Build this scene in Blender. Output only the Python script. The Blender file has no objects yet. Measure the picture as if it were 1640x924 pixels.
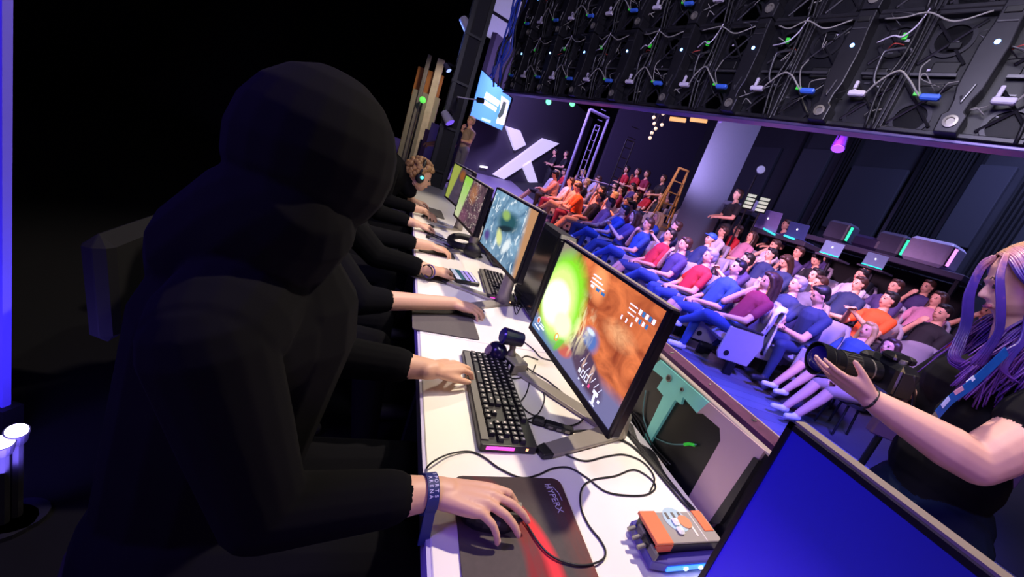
import bpy, bmesh, math, random
from mathutils import Vector, Matrix, Quaternion, kdtree
import numpy as np
rng = random.Random(7)
C = bpy.context.scene.collection
SC = bpy.context.scene

# ------------------------------------------------------------------ camera
PX, PY, FPX = 900.0, 462.0, 620.0          # principal point and focal length in pixels of 1640x924
CAMH = 1.37
CAMROT = Matrix(((0.8741, 0.2168, 0.4347), (-0.3433, -0.3588, 0.8680), (0.3442, -0.9079, -0.2390)))
_x = Vector(CAMROT.col[0]).normalized(); _z = Vector(CAMROT.col[2]); _z = (_z - _x * _z.dot(_x)).normalized(); _y = _z.cross(_x)
CAMP = Vector((0, 0, CAMH))
def ray(px, py): return _x * ((px - PX) / FPX) + _y * ((py - PY) / FPX) + _z
def atd(px, py, d): return CAMP + ray(px, py) * d
def onz(px, py, z):
    r = ray(px, py); return CAMP + r * ((z - CAMH) / r.z)
def onx(px, py, x):
    r = ray(px, py); return CAMP + r * (x / r.x)
cd = bpy.data.cameras.new('camera'); cam = bpy.data.objects.new('camera', cd); C.objects.link(cam)
cd.sensor_width = 36; cd.lens = FPX / 1640 * 36; cd.shift_x = -(PX - 820) / 1640; cd.shift_y = 0
cd.clip_start = 0.02; cd.clip_end = 200
m4 = Matrix.Identity(4)
for i in range(3): m4[i][0] = _x[i]; m4[i][1] = -_y[i]; m4[i][2] = -_z[i]; m4[i][3] = CAMP[i]
cam.matrix_world = m4
SC.camera = cam
SC.view_settings.view_transform = 'Standard'; SC.view_settings.look = 'None'
SC.view_settings.exposure = 0.0; SC.view_settings.gamma = 1.0; SC.view_settings.use_curve_mapping = False

# ------------------------------------------------------------------ world and lights
w = bpy.data.worlds.new('World'); SC.world = w; w.use_nodes = True
w.node_tree.nodes['Background'].inputs[0].default_value = (0.10, 0.09, 0.16, 1)
w.node_tree.nodes['Background'].inputs[1].default_value = 0.22
def light(name, kind, loc, target, energy, color, size=0.3, spot=None, blend=0.3, size_y=None):
    l = bpy.data.lights.new(name, kind); o = bpy.data.objects.new(name, l); C.objects.link(o)
    o.location = loc; l.energy = energy; l.color = color
    d = (Vector(target) - Vector(loc)); o.rotation_euler = d.to_track_quat('-Z', 'Y').to_euler()
    if kind == 'SPOT': l.spot_size = math.radians(spot); l.spot_blend = blend; l.shadow_soft_size = size
    elif kind == 'AREA':
        l.size = size
        if size_y: l.shape = 'RECTANGLE'; l.size_y = size_y
    else: l.shadow_soft_size = size
    return o
light('key_spot', 'SPOT', (1.62, 1.5, 4.3), (0.55, 1.2, 0.75), 600, (1.0, 0.84, 0.66), 0.07, 75, 0.5)
light('key_spot_far', 'SPOT', (1.3, 4.6, 4.3), (0.45, 3.2, 0.75), 330, (1.0, 0.88, 0.72), 0.08, 60, 0.5)
light('violet_stage_wash', 'AREA', (-1.6, 0.3, 2.5), (0.7, 1.2, 0.8), 42, (0.22, 0.12, 1.0), 0.8)
light('house_blue_front', 'SPOT', (1.9, 6.0, 4.6), (3.7, 5.2, 0.6), 3000, (0.08, 0.12, 1.0), 0.5, 72, 0.8)
light('house_blue_floor', 'SPOT', (3.2, 0.6, 4.6), (3.0, 2.9, 0.0), 4200, (0.09, 0.07, 1.0), 0.4, 66, 0.7)
light('house_pink', 'SPOT', (2.5, 3.4, 4.3), (5.6, 4.6, 1.1), 2900, (1.0, 0.52, 0.86), 0.5, 64, 0.9)
light('house_pink_right', 'SPOT', (3.0, 0.4, 4.2), (5.6, 2.7, 1.2), 900, (0.85, 0.50, 1.0), 0.5, 50, 0.8)
light('house_coral', 'SPOT', (2.4, 8.6, 3.6), (4.0, 9.4, 0.9), 1100, (1.0, 0.32, 0.22), 0.3, 62, 0.7)
light('house_warm_crowd', 'SPOT', (4.2, 8.6, 4.6), (6.2, 9.6, 1.3), 500, (1.0, 0.55, 0.50), 0.5, 80, 0.8)
light('house_violet_far', 'AREA', (3.0, 11.5, 4.8), (5.2, 14.5, 0.8), 420, (0.50, 0.36, 1.0), 1.2)
light('photographer_warm', 'SPOT', (0.9, -0.5, 3.4), (1.4, 0.45, 1.2), 52, (1.0, 0.62, 0.36), 0.15, 40, 0.6)
light('photographer_violet', 'AREA', (0.35, -1.2, 0.75), (1.4, 0.4, 1.25), 13, (0.50, 0.28, 1.0), 0.7)
light('pillar_violet', 'SPOT', (5.2, 6.2, 2.2), (6.7, 7.8, 3.4), 420, (0.55, 0.45, 1.0), 0.3, 70, 0.8)
light('wall_navy_wash', 'AREA', (8.6, 3.2, 6.4), (11.6, 3.6, 3.0), 300, (0.38, 0.42, 1.0), 1.6)

# ------------------------------------------------------------------ materials
def lin(c):
    if isinstance(c, str):
        c = c.lstrip('#'); c = [int(c[i:i + 2], 16) / 255 for i in (0, 2, 4)]
        return tuple((v / 12.92 if v <= 0.04045 else ((v + 0.055) / 1.055) ** 2.4) for v in c)
    return tuple(c)
MATS = {}
def mat(name, col='#808080', rough=0.6, metal=0.0, emit=None, es=1.0, var=0.12, scale=18.0, bump=0.0, spec=0.5, alpha=None, trans=0.0):
    if name in MATS: return MATS[name]
    m = bpy.data.materials.new(name); m.use_nodes = True; MATS[name] = m
    nt = m.node_tree; b = nt.nodes['Principled BSDF']; col = lin(col)
    b.inputs['Roughness'].default_value = rough; b.inputs['Metallic'].default_value = metal
    b.inputs['Specular IOR Level'].default_value = spec
    tc = nt.nodes.new('ShaderNodeTexCoord'); nz = nt.nodes.new('ShaderNodeTexNoise'); nz.inputs['Scale'].default_value = scale; nz.inputs['Detail'].default_value = 3
    nt.links.new(tc.outputs['Object'], nz.inputs['Vector'])
    cr = nt.nodes.new('ShaderNodeMapRange'); cr.inputs['To Min'].default_value = 1 - var; cr.inputs['To Max'].default_value = 1 + var
    nt.links.new(nz.outputs['Fac'], cr.inputs['Value'])
    mx = nt.nodes.new('ShaderNodeVectorMath'); mx.operation = 'SCALE'; mx.inputs[0].default_value = col
    nt.links.new(cr.outputs['Result'], mx.inputs['Scale']); nt.links.new(mx.outputs['Vector'], b.inputs['Base Color'])
    if bump:
        bp = nt.nodes.new('ShaderNodeBump'); bp.inputs['Strength'].default_value = bump; bp.inputs['Distance'].default_value = 0.01
        nt.links.new(nz.outputs['Fac'], bp.inputs['Height']); nt.links.new(bp.outputs['Normal'], b.inputs['Normal'])
    if emit is not None:
        b.inputs['Emission Color'].default_value = (*lin(emit), 1); b.inputs['Emission Strength'].default_value = es
    if trans: b.inputs['Transmission Weight'].default_value = trans
    return m

BLACK = mat('black_plastic', '#15151a', 0.38)
BLACKM = mat('black_matte', '#0c0c0e', 0.8)
METAL = mat('dark_metal', '#2c2c30', 0.42, 0.7)
STEEL = mat('grey_steel', '#8b8780', 0.4, 0.55)
WHITE = mat('white_laminate', '#f2ece2', 0.42, var=0.02)
CABLE = mat('cable_rubber', '#17161a', 0.5)
GREYP = mat('grey_plastic', '#6a6660', 0.5)

# ------------------------------------------------------------------ mesh helpers
class MB:
    def __init__(s): s.v = []; s.f = []; s.mi = []; s.mats = []
    def _m(s, m):
        if m is None: return 0
        if m not in s.mats: s.mats.append(m)
        return s.mats.index(m)
    def add(s, vs, fs, m=None, T=None):
        o = len(s.v); k = s._m(m)
        s.v += [tuple(T @ Vector(v)) if T else tuple(v) for v in vs]
        s.f += [tuple(i + o for i in f) for f in fs]; s.mi += [k] * len(fs); return s
    def box(s, c, d, m=None, T=None, rz=0, bev=0.0):
        x, y, z = d[0] / 2, d[1] / 2, d[2] / 2
        R = Matrix.Translation(Vector(c)) @ Matrix.Rotation(rz, 4, 'Z')
        if T: R = T @ R
        if bev <= 0:
            vs = [(sx * x, sy * y, sz * z) for sz in (-1, 1) for sx, sy in ((-1, -1), (1, -1), (1, 1), (-1, 1))]
            fs = [(0, 3, 2, 1), (4, 5, 6, 7), (0, 1, 5, 4), (1, 2, 6, 5), (2, 3, 7, 6), (3, 0, 4, 7)]
            return s.add(vs, fs, m, R)
        b = min(bev, x * .95, y * .95, z * .95)
        rings = []
        for zz, ins in ((-z, b), (-z + b, 0), (z - b, 0), (z, b)):
            r = []
            for cx, cy, a0 in ((x - b, y - b, 0), (-x + b, y - b, 90), (-x + b, -y + b, 180), (x - b, -y + b, 270)):
                for k in range(3):
                    a = math.radians(a0 + 45 * k); q = b - ins if ins else b
                    q = max(q, 0.0)
                    r.append((cx + math.cos(a) * (b if not ins else 0.0), cy + math.sin(a) * (b if not ins else 0.0), zz))
            rings.append(r)
        vs = [p for r in rings for p in r]; n = 12; fs = []
        for i in range(3):
            for j in range(n): fs.append((i * n + j, i * n + (j + 1) % n, (i + 1) * n + (j + 1) % n, (i + 1) * n + j))
        fs.append(tuple(range(n - 1, -1, -1))); fs.append(tuple(3 * n + j for j in range(n)))
        return s.add(vs, fs, m, R)
    def cyl(s, p0, p1, r0, r1=None, n=12, m=None, T=None, cap=True):
        p0 = Vector(p0); p1 = Vector(p1); r1 = r0 if r1 is None else r1
        z = (p1 - p0).normalized(); x = z.orthogonal().normalized(); y = z.cross(x); vs = []
        for p, r in ((p0, r0), (p1, r1)):
            for k in range(n): a = 2 * math.pi * k / n; vs.append(p + x * (r * math.cos(a)) + y * (r * math.sin(a)))
        fs = [(k, (k + 1) % n, n + (k + 1) % n, n + k) for k in range(n)]
        if cap: fs += [tuple(range(n - 1, -1, -1)), tuple(range(n, 2 * n))]
        return s.add(vs, fs, m, T)
    def tube(s, pts, r, n=6, m=None, T=None):
        pts = [Vector(p) for p in pts]; N = len(pts); vs = []; up = None
        rr = r if isinstance(r, (list, tuple)) else [r] * N
        for i, p in enumerate(pts):
            t = (pts[min(i + 1, N - 1)] - pts[max(i - 1, 0)])
            t = t.normalized() if t.length > 1e-9 else Vector((0, 0, 1))
            if up is None: up = t.orthogonal().normalized()
            up = (up - t * up.dot(t)); up = up.normalized() if up.length > 1e-6 else t.orthogonal().normalized()
            b = t.cross(up)
            for k in range(n): a = 2 * math.pi * k / n; vs.append(p + up * (rr[i] * math.cos(a)) + b * (rr[i] * math.sin(a)))
        fs = [(i * n + k, i * n + (k + 1) % n, (i + 1) * n + (k + 1) % n, (i + 1) * n + k) for i in range(N - 1) for k in range(n)]
        fs += [tuple(range(n - 1, -1, -1)), tuple((N - 1) * n + k for k in range(n))]
        return s.add(vs, fs, m, T)
    def sph(s, c, r, n=12, m=None, T=None, R=None):
        r = (r, r, r) if not hasattr(r, '__len__') else r; vs = [(0, 0, 1)]; h = n // 2
        for i in range(1, h):
            a = math.pi * i / h
            for k in range(n): b = 2 * math.pi * k / n; vs.append((math.sin(a) * math.cos(b), math.sin(a) * math.sin(b), math.cos(a)))
        vs.append((0, 0, -1)); fs = [(0, 1 + k, 1 + (k + 1) % n) for k in range(n)]
        for i in range(h - 2):
            for k in range(n): a = 1 + i * n + k; b = 1 + i * n + (k + 1) % n; fs.append((a, a + n, b + n, b))
        L = len(vs) - 1; fs += [(L, 1 + (h - 2) * n + (k + 1) % n, 1 + (h - 2) * n + k) for k in range(n)]
        M_ = Matrix.Translation(Vector(c)) @ (R.to_4x4() if R else Matrix.Identity(4)) @ Matrix.Diagonal((*r, 1))
        return s.add(vs, fs, m, (T @ M_) if T else M_)
    def lathe(s, prof, n=24, m=None, T=None):
        vs = [(r * math.cos(2 * math.pi * k / n), r * math.sin(2 * math.pi * k / n), z) for r, z in prof for k in range(n)]
        fs = [(i * n + k, i * n + (k + 1) % n, (i + 1) * n + (k + 1) % n, (i + 1) * n + k) for i in range(len(prof) - 1) for k in range(n)]
        fs += [tuple(range(n - 1, -1, -1)), tuple((len(prof) - 1) * n + k for k in range(n))]
        return s.add(vs, fs, m, T)
    def prism(s, poly, z0, z1, m=None, T=None):
        n = len(poly); vs = [(x, y, z0) for x, y in poly] + [(x, y, z1) for x, y in poly]
        fs = [tuple(range(n - 1, -1, -1)), tuple(range(n, 2 * n))] + [(k, (k + 1) % n, n + (k + 1) % n, n + k) for k in range(n)]
        return s.add(vs, fs, m, T)
    def quad(s, a, b, c, d, m=None, T=None): return s.add([a, b, c, d], [(0, 1, 2, 3)], m, T)
    def build(s, name, m=None, parent=None, smooth=False, bevel=0.0):
        me = bpy.data.meshes.new(name); me.from_pydata(s.v, [], s.f)
        mats = s.mats or [m]
        for q in mats: me.materials.append(q)
        if s.mats: me.polygons.foreach_set('material_index', s.mi)
        me.update()
        if smooth: me.shade_smooth() if hasattr(me, 'shade_smooth') else None
        o = bpy.data.objects.new(name, me); C.objects.link(o)
        if parent: o.parent = parent
        if bevel:
            bm_ = o.modifiers.new('bevel', 'BEVEL'); bm_.width = bevel; bm_.segments = 2; bm_.limit_method = 'ANGLE'
        return o
def frame(loc=(0, 0, 0), x=(1, 0, 0), z=(0, 0, 1)):
    x = Vector(x).normalized(); z = Vector(z); z = (z - x * z.dot(x)).normalized(); y = z.cross(x)
    T = Matrix.Identity(4)
    for i in range(3): T[i][0] = x[i]; T[i][1] = y[i]; T[i][2] = z[i]; T[i][3] = loc[i]
    return T
def tag(o, label=None, cat=None, group=None, kind=None):
    if label: o['label'] = label
    if cat: o['category'] = cat
    if group: o['group'] = group
    if kind: o['kind'] = kind
    return o
def empty(name, loc=(0, 0, 0), rz=0.0, label=None, cat=None, group=None):
    o = bpy.data.objects.new(name, None); C.objects.link(o); o.location = loc; o.rotation_euler = (0, 0, rz); o.empty_display_size = 0.1
    return tag(o, label, cat, group)
def spline(pts, n=8):
    pts = [Vector(p) for p in pts]; P_ = [pts[0] * 2 - pts[1]] + pts + [pts[-1] * 2 - pts[-2]]; out = []
    for i in range(1, len(P_) - 2):
        a, b, c, d = P_[i - 1:i + 3]
        for k in range(n):
            t = k / n; out.append(0.5 * ((2 * b) + (c - a) * t + (2 * a - 5 * b + 4 * c - d) * t * t + (3 * b - a - 3 * c + d) * t ** 3))
    out.append(pts[-1]); return out
def copy_tree(o, parent=None):
    c = o.copy(); C.objects.link(c)
    if parent: c.parent = parent
    for ch in list(o.children): copy_tree(ch, c)
    return c
def text_mesh(txt, size, depth=0.0008, bold=False):
    cu = bpy.data.curves.new('t', 'FONT'); cu.body = txt; cu.size = size; cu.extrude = depth; cu.align_x = 'CENTER'; cu.align_y = 'CENTER'
    if bold: cu.offset = size * 0.02
    o = bpy.data.objects.new('t', cu); C.objects.link(o); dg = bpy.context.evaluated_depsgraph_get()
    me = bpy.data.meshes.new_from_object(o.evaluated_get(dg)); bpy.data.objects.remove(o); return me
def text_obj(name, txt, size, T, m, parent=None, depth=0.0008, bold=False):
    me = text_mesh(txt, size, depth, bold); me.materials.clear(); me.materials.append(m)
    me.transform(T); o = bpy.data.objects.new(name, me); C.objects.link(o)
    if parent: o.parent = parent
    return o
# ------------------------------------------------------------------ people: a union of tapered limbs remeshed into one surface
class Body:
    def __init__(s): s.pr = []      # (p0, r0, p1, r1, mat) tapered capsules
    def cap(s, p0, r0, p1, r1, m=0): s.pr.append((Vector(p0), r0, Vector(p1), r1, m, None)); return s
    def ell(s, c, r, m=0, R=None): s.pr.append((Vector(c), r, None, None, m, R)); return s
    def chain(s, pts, rs, m=0):
        for i in range(len(pts) - 1): s.cap(pts[i], rs[i], pts[i + 1], rs[i + 1], m)
        return s
    def build(s, name, mats, voxel, parent=None, smooth=2, T=None):
        mb = MB()
        for p0, r0, p1, r1, m, R in s.pr:
            if p1 is None: mb.sph(p0, r0, 20, None, None, R)
            else:
                ax = (p1 - p0); L = ax.length
                if L < 1e-6: mb.sph(p0, r0, 16); continue
                z = ax / L; x = z.orthogonal().normalized(); y = z.cross(x)
                prof = [(r0 * math.sin(a), -r0 * math.cos(a)) for a in (0.25, .65, 1.1, 1.5708)] + [(r1 * math.cos(a), L + r1 * math.sin(a)) for a in (0, .5, .95, 1.32)]
                TT = Matrix.Identity(4)
                for i in range(3): TT[i][0] = x[i]; TT[i][1] = y[i]; TT[i][2] = z[i]; TT[i][3] = p0[i]
                mb.lathe(prof, 16, None, TT)
        o = mb.build(name + '_src', None)
        md = o.modifiers.new('r', 'REMESH'); md.mode = 'VOXEL'; md.voxel_size = voxel; md.use_smooth_shade = True
        if smooth: sm = o.modifiers.new('s', 'SMOOTH'); sm.factor = 0.5; sm.iterations = smooth
        dg = bpy.context.evaluated_depsgraph_get(); dg.update()
        me = bpy.data.meshes.new_from_object(o.evaluated_get(dg)); old = o.data
        bpy.data.objects.remove(o); bpy.data.meshes.remove(old)
        me.name = name; me.materials.clear()
        for q in mats: me.materials.append(q)
        n = len(me.polygons); ctr = np.empty(n * 3, dtype=np.float32); me.polygons.foreach_get('center', ctr); ctr = ctr.reshape(-1, 3)
        best = np.full(n, 1e9, dtype=np.float32); mi = np.zeros(n, dtype=np.int32)
        for p0, r0, p1, r1, m, R in s.pr:
            a = np.array(p0, dtype=np.float32)
            if p1 is None:
                rr = np.array(r0 if hasattr(r0, '__len__') else (r0,) * 3, dtype=np.float32); q = ctr - a
                if R: q = q @ np.array(R, dtype=np.float32)
                d = (np.linalg.norm(q / rr, axis=1) - 1) * rr.min()
            else:
                b = np.array(p1, dtype=np.float32); ab = b - a; L2 = float(ab @ ab) + 1e-12
                t = np.clip(((ctr - a) @ ab) / L2, 0, 1); d = np.linalg.norm(ctr - a - t[:, None] * ab, axis=1) - (r0 + (r1 - r0) * t)
            k = d < best; best[k] = d[k]; mi[k] = m
        me.polygons.foreach_set('material_index', mi); me.polygons.foreach_set('use_smooth', [True] * n)
        if T: me.transform(T)
        me.update(); o = bpy.data.objects.new(name, me); C.objects.link(o)
        if parent: o.parent = parent
        return o

def hand(B, wrist, fwd, up, side=1, curl=(20, 25, 20), thumb=(35, 20), sc=1.0, m=0, spread=7, curls=None, nail=None, tdrop=0.25):
    """five-fingered hand; fwd wrist->fingers, up = back of the hand, side=+1 thumb towards up x fwd"""
    f = Vector(fwd).normalized(); u = Vector(up); u = (u - f * u.dot(f)).normalized(); s = u.cross(f) * side
    W = Vector(wrist)
    def P(a, b, c): return W + f * (a * sc) + s * (b * sc) + u * (c * sc)
    B.cap(P(-.02, 0, 0), .027 * sc, P(.012, 0, 0), .026 * sc, m)
    kn = [(.093, .030, .004), (.098, .009, .006), (.092, -.012, .004), (.082, -.031, -.001)]
    for a, b, c in kn: B.cap(P(.008, b * .55, -.001), .0185 * sc, P(a - .006, b, c - .003), .0125 * sc, m)
    B.cap(P(.05, .015, -.008), .016 * sc, P(.05, -.018, -.008), .016 * sc, m)
    Ls = [(.043, .026, .020), (.048, .030, .021), (.045, .028, .020), (.034, .021, .018)]
    rs = [(.0098, .0088, .0080, .0066)] * 3 + [(.0086, .0078, .0070, .0060)]
    sp = [spread, 1.5, -spread * .7, -spread * 1.5]
    for i in range(4):
        cu = curls[i] if curls else curl
        p = P(*kn[i]); a = math.radians(sp[i]); d = (f * math.cos(a) + s * math.sin(a)); ang = 0; nrm = u
        for j in range(3):
            ang += math.radians(cu[j]); dd = d * math.cos(ang) - u * math.sin(ang)
            q = p + dd * (Ls[i][j] * sc); B.cap(p, rs[i][j] * sc, q, rs[i][j + 1] * sc, m); 
            if j == 2 and nail is not None:
                un = u * math.cos(ang) + d * math.sin(ang); c_ = p.lerp(q, .72) + un * (.0052 * sc)
                B.ell(c_, (.0062 * sc, .0048 * sc, .0022 * sc), nail, frame((0, 0, 0), dd, un).to_3x3())
            p = q
    # thumb leaves the side of the palm near its base
    t0 = P(.020, .020, -.004); ta = math.radians(thumb[0])
    d1 = (f * math.cos(ta) + s * math.sin(ta) - u * tdrop).normalized(); t1 = t0 + d1 * (.046 * sc)
    tb = math.radians(thumb[0] - thumb[1]); d2 = (f * math.cos(tb) + s * math.sin(tb) - u * tdrop).normalized(); t2 = t1 + d2 * (.034 * sc)
    tb = math.radians(thumb[0] - thumb[1] * 1.8); d3 = (f * math.cos(tb) + s * math.sin(tb) - u * tdrop).normalized(); t3 = t2 + d3 * (.026 * sc)
    B.chain([t0, t1, t2, t3], [.0170 * sc, .0125 * sc, .0105 * sc, .0080 * sc], m)
    if nail is not None: B.ell(t2.lerp(t3, .7) + u * (.0075 * sc), (.0072 * sc, .0058 * sc, .0022 * sc), nail, frame((0, 0, 0), d3, u).to_3x3())

def head(B, c, T, sc=1.0, skin=0, dark=4, lip=5, detail=True):
    """head in its own frame: +X looks forward, +Z up; T places the local frame"""
    R = T.to_3x3()
    def e(p, r, m, rot=None): B.ell(T @ (Vector(p) * sc), tuple(v * sc for v in r), m, (R @ rot) if rot else R)
    def k(p, r, q, r2, m): B.cap(T @ (Vector(p) * sc), r * sc, T @ (Vector(q) * sc), r2 * sc, m)
    e((-.012, 0, .035), (.096, .076, .088), skin)           # cranium
    e((.022, 0, -.018), (.066, .062, .085), skin)           # face
    k((.038, 0, -.085), .026, (.050, 0, -.080), .022, skin)  # chin
    k((-.01, .045, -.055), .022, (.045, .014, -.082), .018, skin); k((-.01, -.045, -.055), .022, (.045, -.014, -.082), .018, skin)
    k((.080, 0, .012), .0065, (.098, 0, -.020), .0085, skin)  # nose
    k((.086, .010, -.025), .0065, (.088, -.010, -.025), .0065, skin)
    k((.079, .03, .022), .008, (.079, -.03, .022), .008, skin)
    k((.0, .074, .012), .012, (-.008, .076, -.018), .009, skin); k((.0, -.074, .012), .012, (-.008, -.076, -.018), .009, skin)
    if detail:
        for s in (1, -1):
            e((.0785, s * .031, .003), (.007, .012, .0045), dark); k((.083, s * .018, .026), .0042, (.078, s * .045, .026), .0036, dark)
        k((.086, .018, -.052), .0055, (.086, -.018, -.052), .0055, lip)
SKINS = ['#d9a488', '#c98f70', '#e0b49c', '#a86f50', '#7a4c36']
def skinmat(i): return mat('skin_%d' % i, SKINS[i], 0.55, var=0.06, scale=30)
for i in range(5): skinmat(i)
EYE = mat('eye_dark', '#2a1a18', 0.4); LIP = mat('lip', '#a8564e', 0.5)
# ------------------------------------------------------------------ the setting
def structure(o): o['kind'] = 'structure'; return o
FLOOR = mat('floor_carpet', '#4b4a58', 0.55, var=0.22, scale=2.2, bump=0.05)
DRAPE = mat('black_wall_paint', '#08080a', 0.95, spec=0.1)
WALLD = mat('dark_wall_paint', '#26262e', 0.8, var=0.25, scale=3)
PANEL = mat('acoustic_panel', '#34343e', 0.85, var=0.1, scale=60)
RIB = mat('ribbed_wall', '#121217', 0.8)
def floor_tiles():
    m = mat('floor_boards', '#5b5a68', 0.42, var=0.18, scale=3)
    nt = m.node_tree; b = nt.nodes['Principled BSDF']
    br = nt.nodes.new('ShaderNodeTexBrick'); br.inputs['Scale'].default_value = 1.0; br.inputs['Brick Width'].default_value = 1.2; br.inputs['Row Height'].default_value = 0.18
    br.inputs['Mortar Size'].default_value = 0.004; br.inputs['Color1'].default_value = (.10, .10, .13, 1); br.inputs['Color2'].default_value = (.15, .15, .19, 1); br.inputs['Mortar'].default_value = (.05, .05, .07, 1)
    tc = nt.nodes.new('ShaderNodeTexCoord'); mp = nt.nodes.new('ShaderNodeMapping'); mp.inputs['Rotation'].default_value = (0, 0, 0.35)
    nt.links.new(tc.outputs['Object'], mp.inputs['Vector']); nt.links.new(mp.outputs['Vector'], br.inputs['Vector']); nt.links.new(br.outputs['Color'], b.inputs['Base Color'])
    return m
FB = floor_tiles()
STAGEC = mat('black_stage_carpet', '#0d0d10', 0.9, spec=0.1)
structure(MB().box((8.0, 10, -.05), (13.2, 34, .1)).build('floor', FB))
structure(MB().box((-2.1, 10, -.05), (7.0, 34, .1)).build('floor_stage', STAGEC))
structure(MB().box((4.0, 10, 7.55), (21.6, 34, .1)).build('ceiling', mat('ceiling_black', '#0b0b0e', .9)))
structure(MB().box((-5.55, 10, 3.75), (.1, 34, 7.5)).build('wall_left', DRAPE))
structure(MB().box((4.0, -6.9, 3.75), (21, .1, 7.5)).build('wall_rear', DRAPE))
structure(MB().box((4.0, 27, 3.75), (21, .1, 7.5)).build('wall_far', DRAPE))
structure(MB().box((9.7, 15.6, 3.75), (4.6, .2, 7.5)).build('wall_back', mat('wall_plum', '#3a3248', .8, var=.15)))

# back wall of the hall, behind the audience
wr = MB().box((11.8, 10, 3.75), (.1, 34, 7.5)).build('wall_right', WALLD); structure(wr)
XP = 11.68
for pl, pr, pb, lab in (((1205, 232), (1252, 240), (1165, 330), 'narrow dark wall panel right of the big pillar, behind the sound desk'),
                        ((1290, 236), (1335, 243), (1225, 375), 'brownish wall panel behind the seated technician with the laptop'),
                        ((1368, 266), (1458, 273), (1312, 362), 'wide grey-blue wall panel above the counter with green-lit computers'),
                        ((1562, 262), (1632, 270), (1498, 388), 'wide dark wall panel right of the white computer case'),):
    a, b, c = onx(*pl, XP), onx(*pr, XP), onx(*pb, XP); z1 = (a.z + b.z) / 2; z0 = c.z
    o = MB().box((XP, (a.y + b.y) / 2, (z0 + z1) / 2), (.12, abs(a.y - b.y), z1 - z0), bev=.02).build('acoustic_panel', PANEL)
    tag(o, lab, 'wall panel', 'flat panels on the back wall')
# ribbed stretches of the wall between the panels
def ribs(y0, y1):
    mb = MB(); y = y0
    while y < y1: mb.box((11.69, y, 3.6), (.12, .035, 4.6)); y += .09
    return mb
for i, (pa, pb) in enumerate((((1470, 290), (1550, 300)), ((1600, 340), (1640, 352)), ((1345, 250), (1366, 256)))):
    y1, y0 = onx(*pa, XP).y, onx(*pb, XP).y
    structure(ribs(y0, y1).build('trim_%d' % (i + 1), RIB))
for i, px in enumerate((1262, 1337, 1466, 1556)):
    structure(MB().box((11.6, onx(px, 280, 11.6).y, 3.7), (.08, .09, 6.4), METAL).build('trim_%d' % (i + 4)))

# angled side wall with the big X and the projected slide
XA = Vector((3.36, 16.0, 0)); xd = Vector((.75, .66, 0)).normalized(); xn = Vector((xd.y, -xd.x, 0))
XW = mat('xwall_paint', '#4a4654', 0.75, var=.05)
def on_plane(px, py, A, n):
    r = ray(px, py); return CAMP + r * ((Vector(A) - CAMP).dot(n) / r.dot(n))
def plate(pix, A, n, off, th, m, mb=None):
    """a polygon seen at these pixels, standing on the plane (A, n), with thickness th away from the wall"""
    mb = mb or MB(); n = Vector(n); a = [on_plane(x, y, Vector(A) + n * off, n) for x, y in pix]; b = [p + n * th for p in a]; k_ = len(a)
    return mb.add(a + b, [tuple(range(k_)), tuple(range(2 * k_ - 1, k_ - 1, -1))] + [(k, k_ + k, k_ + (k + 1) % k_, (k + 1) % k_) for k in range(k_)], m)
TX = frame(XA, xd, (0, 0, 1))
structure(MB().box((2.4, .12, 2.6), (8.8, .2, 5.2), T=TX).build('wall_side', XW))
XL = mat('x_sign_white', '#d9d0ec', 0.4, emit='#c9bcec', es=1.0)
mb = plate([(788, 279), (868, 221), (893, 229), (804, 286)], XA, xn, .03, .10, None)
plate([(808, 201), (830, 208), (839.5, 231), (822, 240)], XA, xn, .03, .10, None, mb)
plate([(834, 263), (847, 255), (862, 301), (848, 297)], XA, xn, .03, .10, None, mb)
tag(mb.build('x_sign', XL), 'huge white letter X sign glowing on the purple side wall', 'sign')
o = plate([(769, 265), (780, 266.5), (779, 269), (768, 267.5)], XA, xn, .03, .05, None).build('strip_light', mat('strip_white', '#ffffff', .4, emit='#f4ecff', es=2.0))
tag(o, 'small white strip light low on the side wall, left of the big X', 'light')
# projected slide
sd = Vector((.42, .907, 0)).normalized(); sn = Vector((sd.y, -sd.x, 0)); SA = atd(771, 111, 10)
slide = plate([(771, 111), (820, 157), (804, 210), (752, 186)], SA, sn, 0, .05, None).build('projection_screen', BLACK)
tag(slide, 'light blue projected slide with white blocks hanging above the big X', 'screen')
def spart(name, pix, col, es=1.0, k=1):
    plate(pix, SA, sn, .05 + .006 * k, .003, None).build(name, mat('slide_' + name + str(k), col, .5, emit=col, es=es), slide)
spart('slide_image', [(771.5, 112.5), (819, 157.5), (803.5, 208.5), (753, 185.5)], '#5fa2ee', .95, 1)
spart('title_block', [(779, 147), (801, 162), (797.5, 171), (775, 157)], '#f2f5ff', 1.1, 2)
spart('title_block', [(774.5, 159), (796, 173), (793.5, 179), (773, 166)], '#e8f0ff', 1.1, 2)
spart('footer_block', [(772, 188), (786, 193), (785, 197), (771, 192)], '#b9e2ff', 1.0, 2)
spart('picture_block', [(803, 153), (816, 162), (807, 201), (794, 197), (800, 178)], '#f4eef4', 1.0, 2)
spart('picture_figure', [(806, 162), (811, 164), (806, 183), (800, 190), (797, 186), (802, 174)], '#4c5a4e', .8, 3)

# big square pillar
PT = frame((6.95, 7.15, 0), (.93, .36, 0))
pil = MB()
a = atd(1142, 270, 9); c0 = atd(1117, 270, 8.75); c1 = atd(1188, 270, 9.5)
def flat(v): return Vector((v.x, v.y))
A2, B2, C2 = flat(a), flat(c0), flat(c1); D2 = B2 + C2 - A2
pm = MB().prism([tuple(A2), tuple(C2), tuple(D2), tuple(B2)], 0.0, 7.5)
PIL = mat('pillar_paint', '#8f8d9c', .7, var=.05)
structure(pm.build('pillar', PIL))
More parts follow.
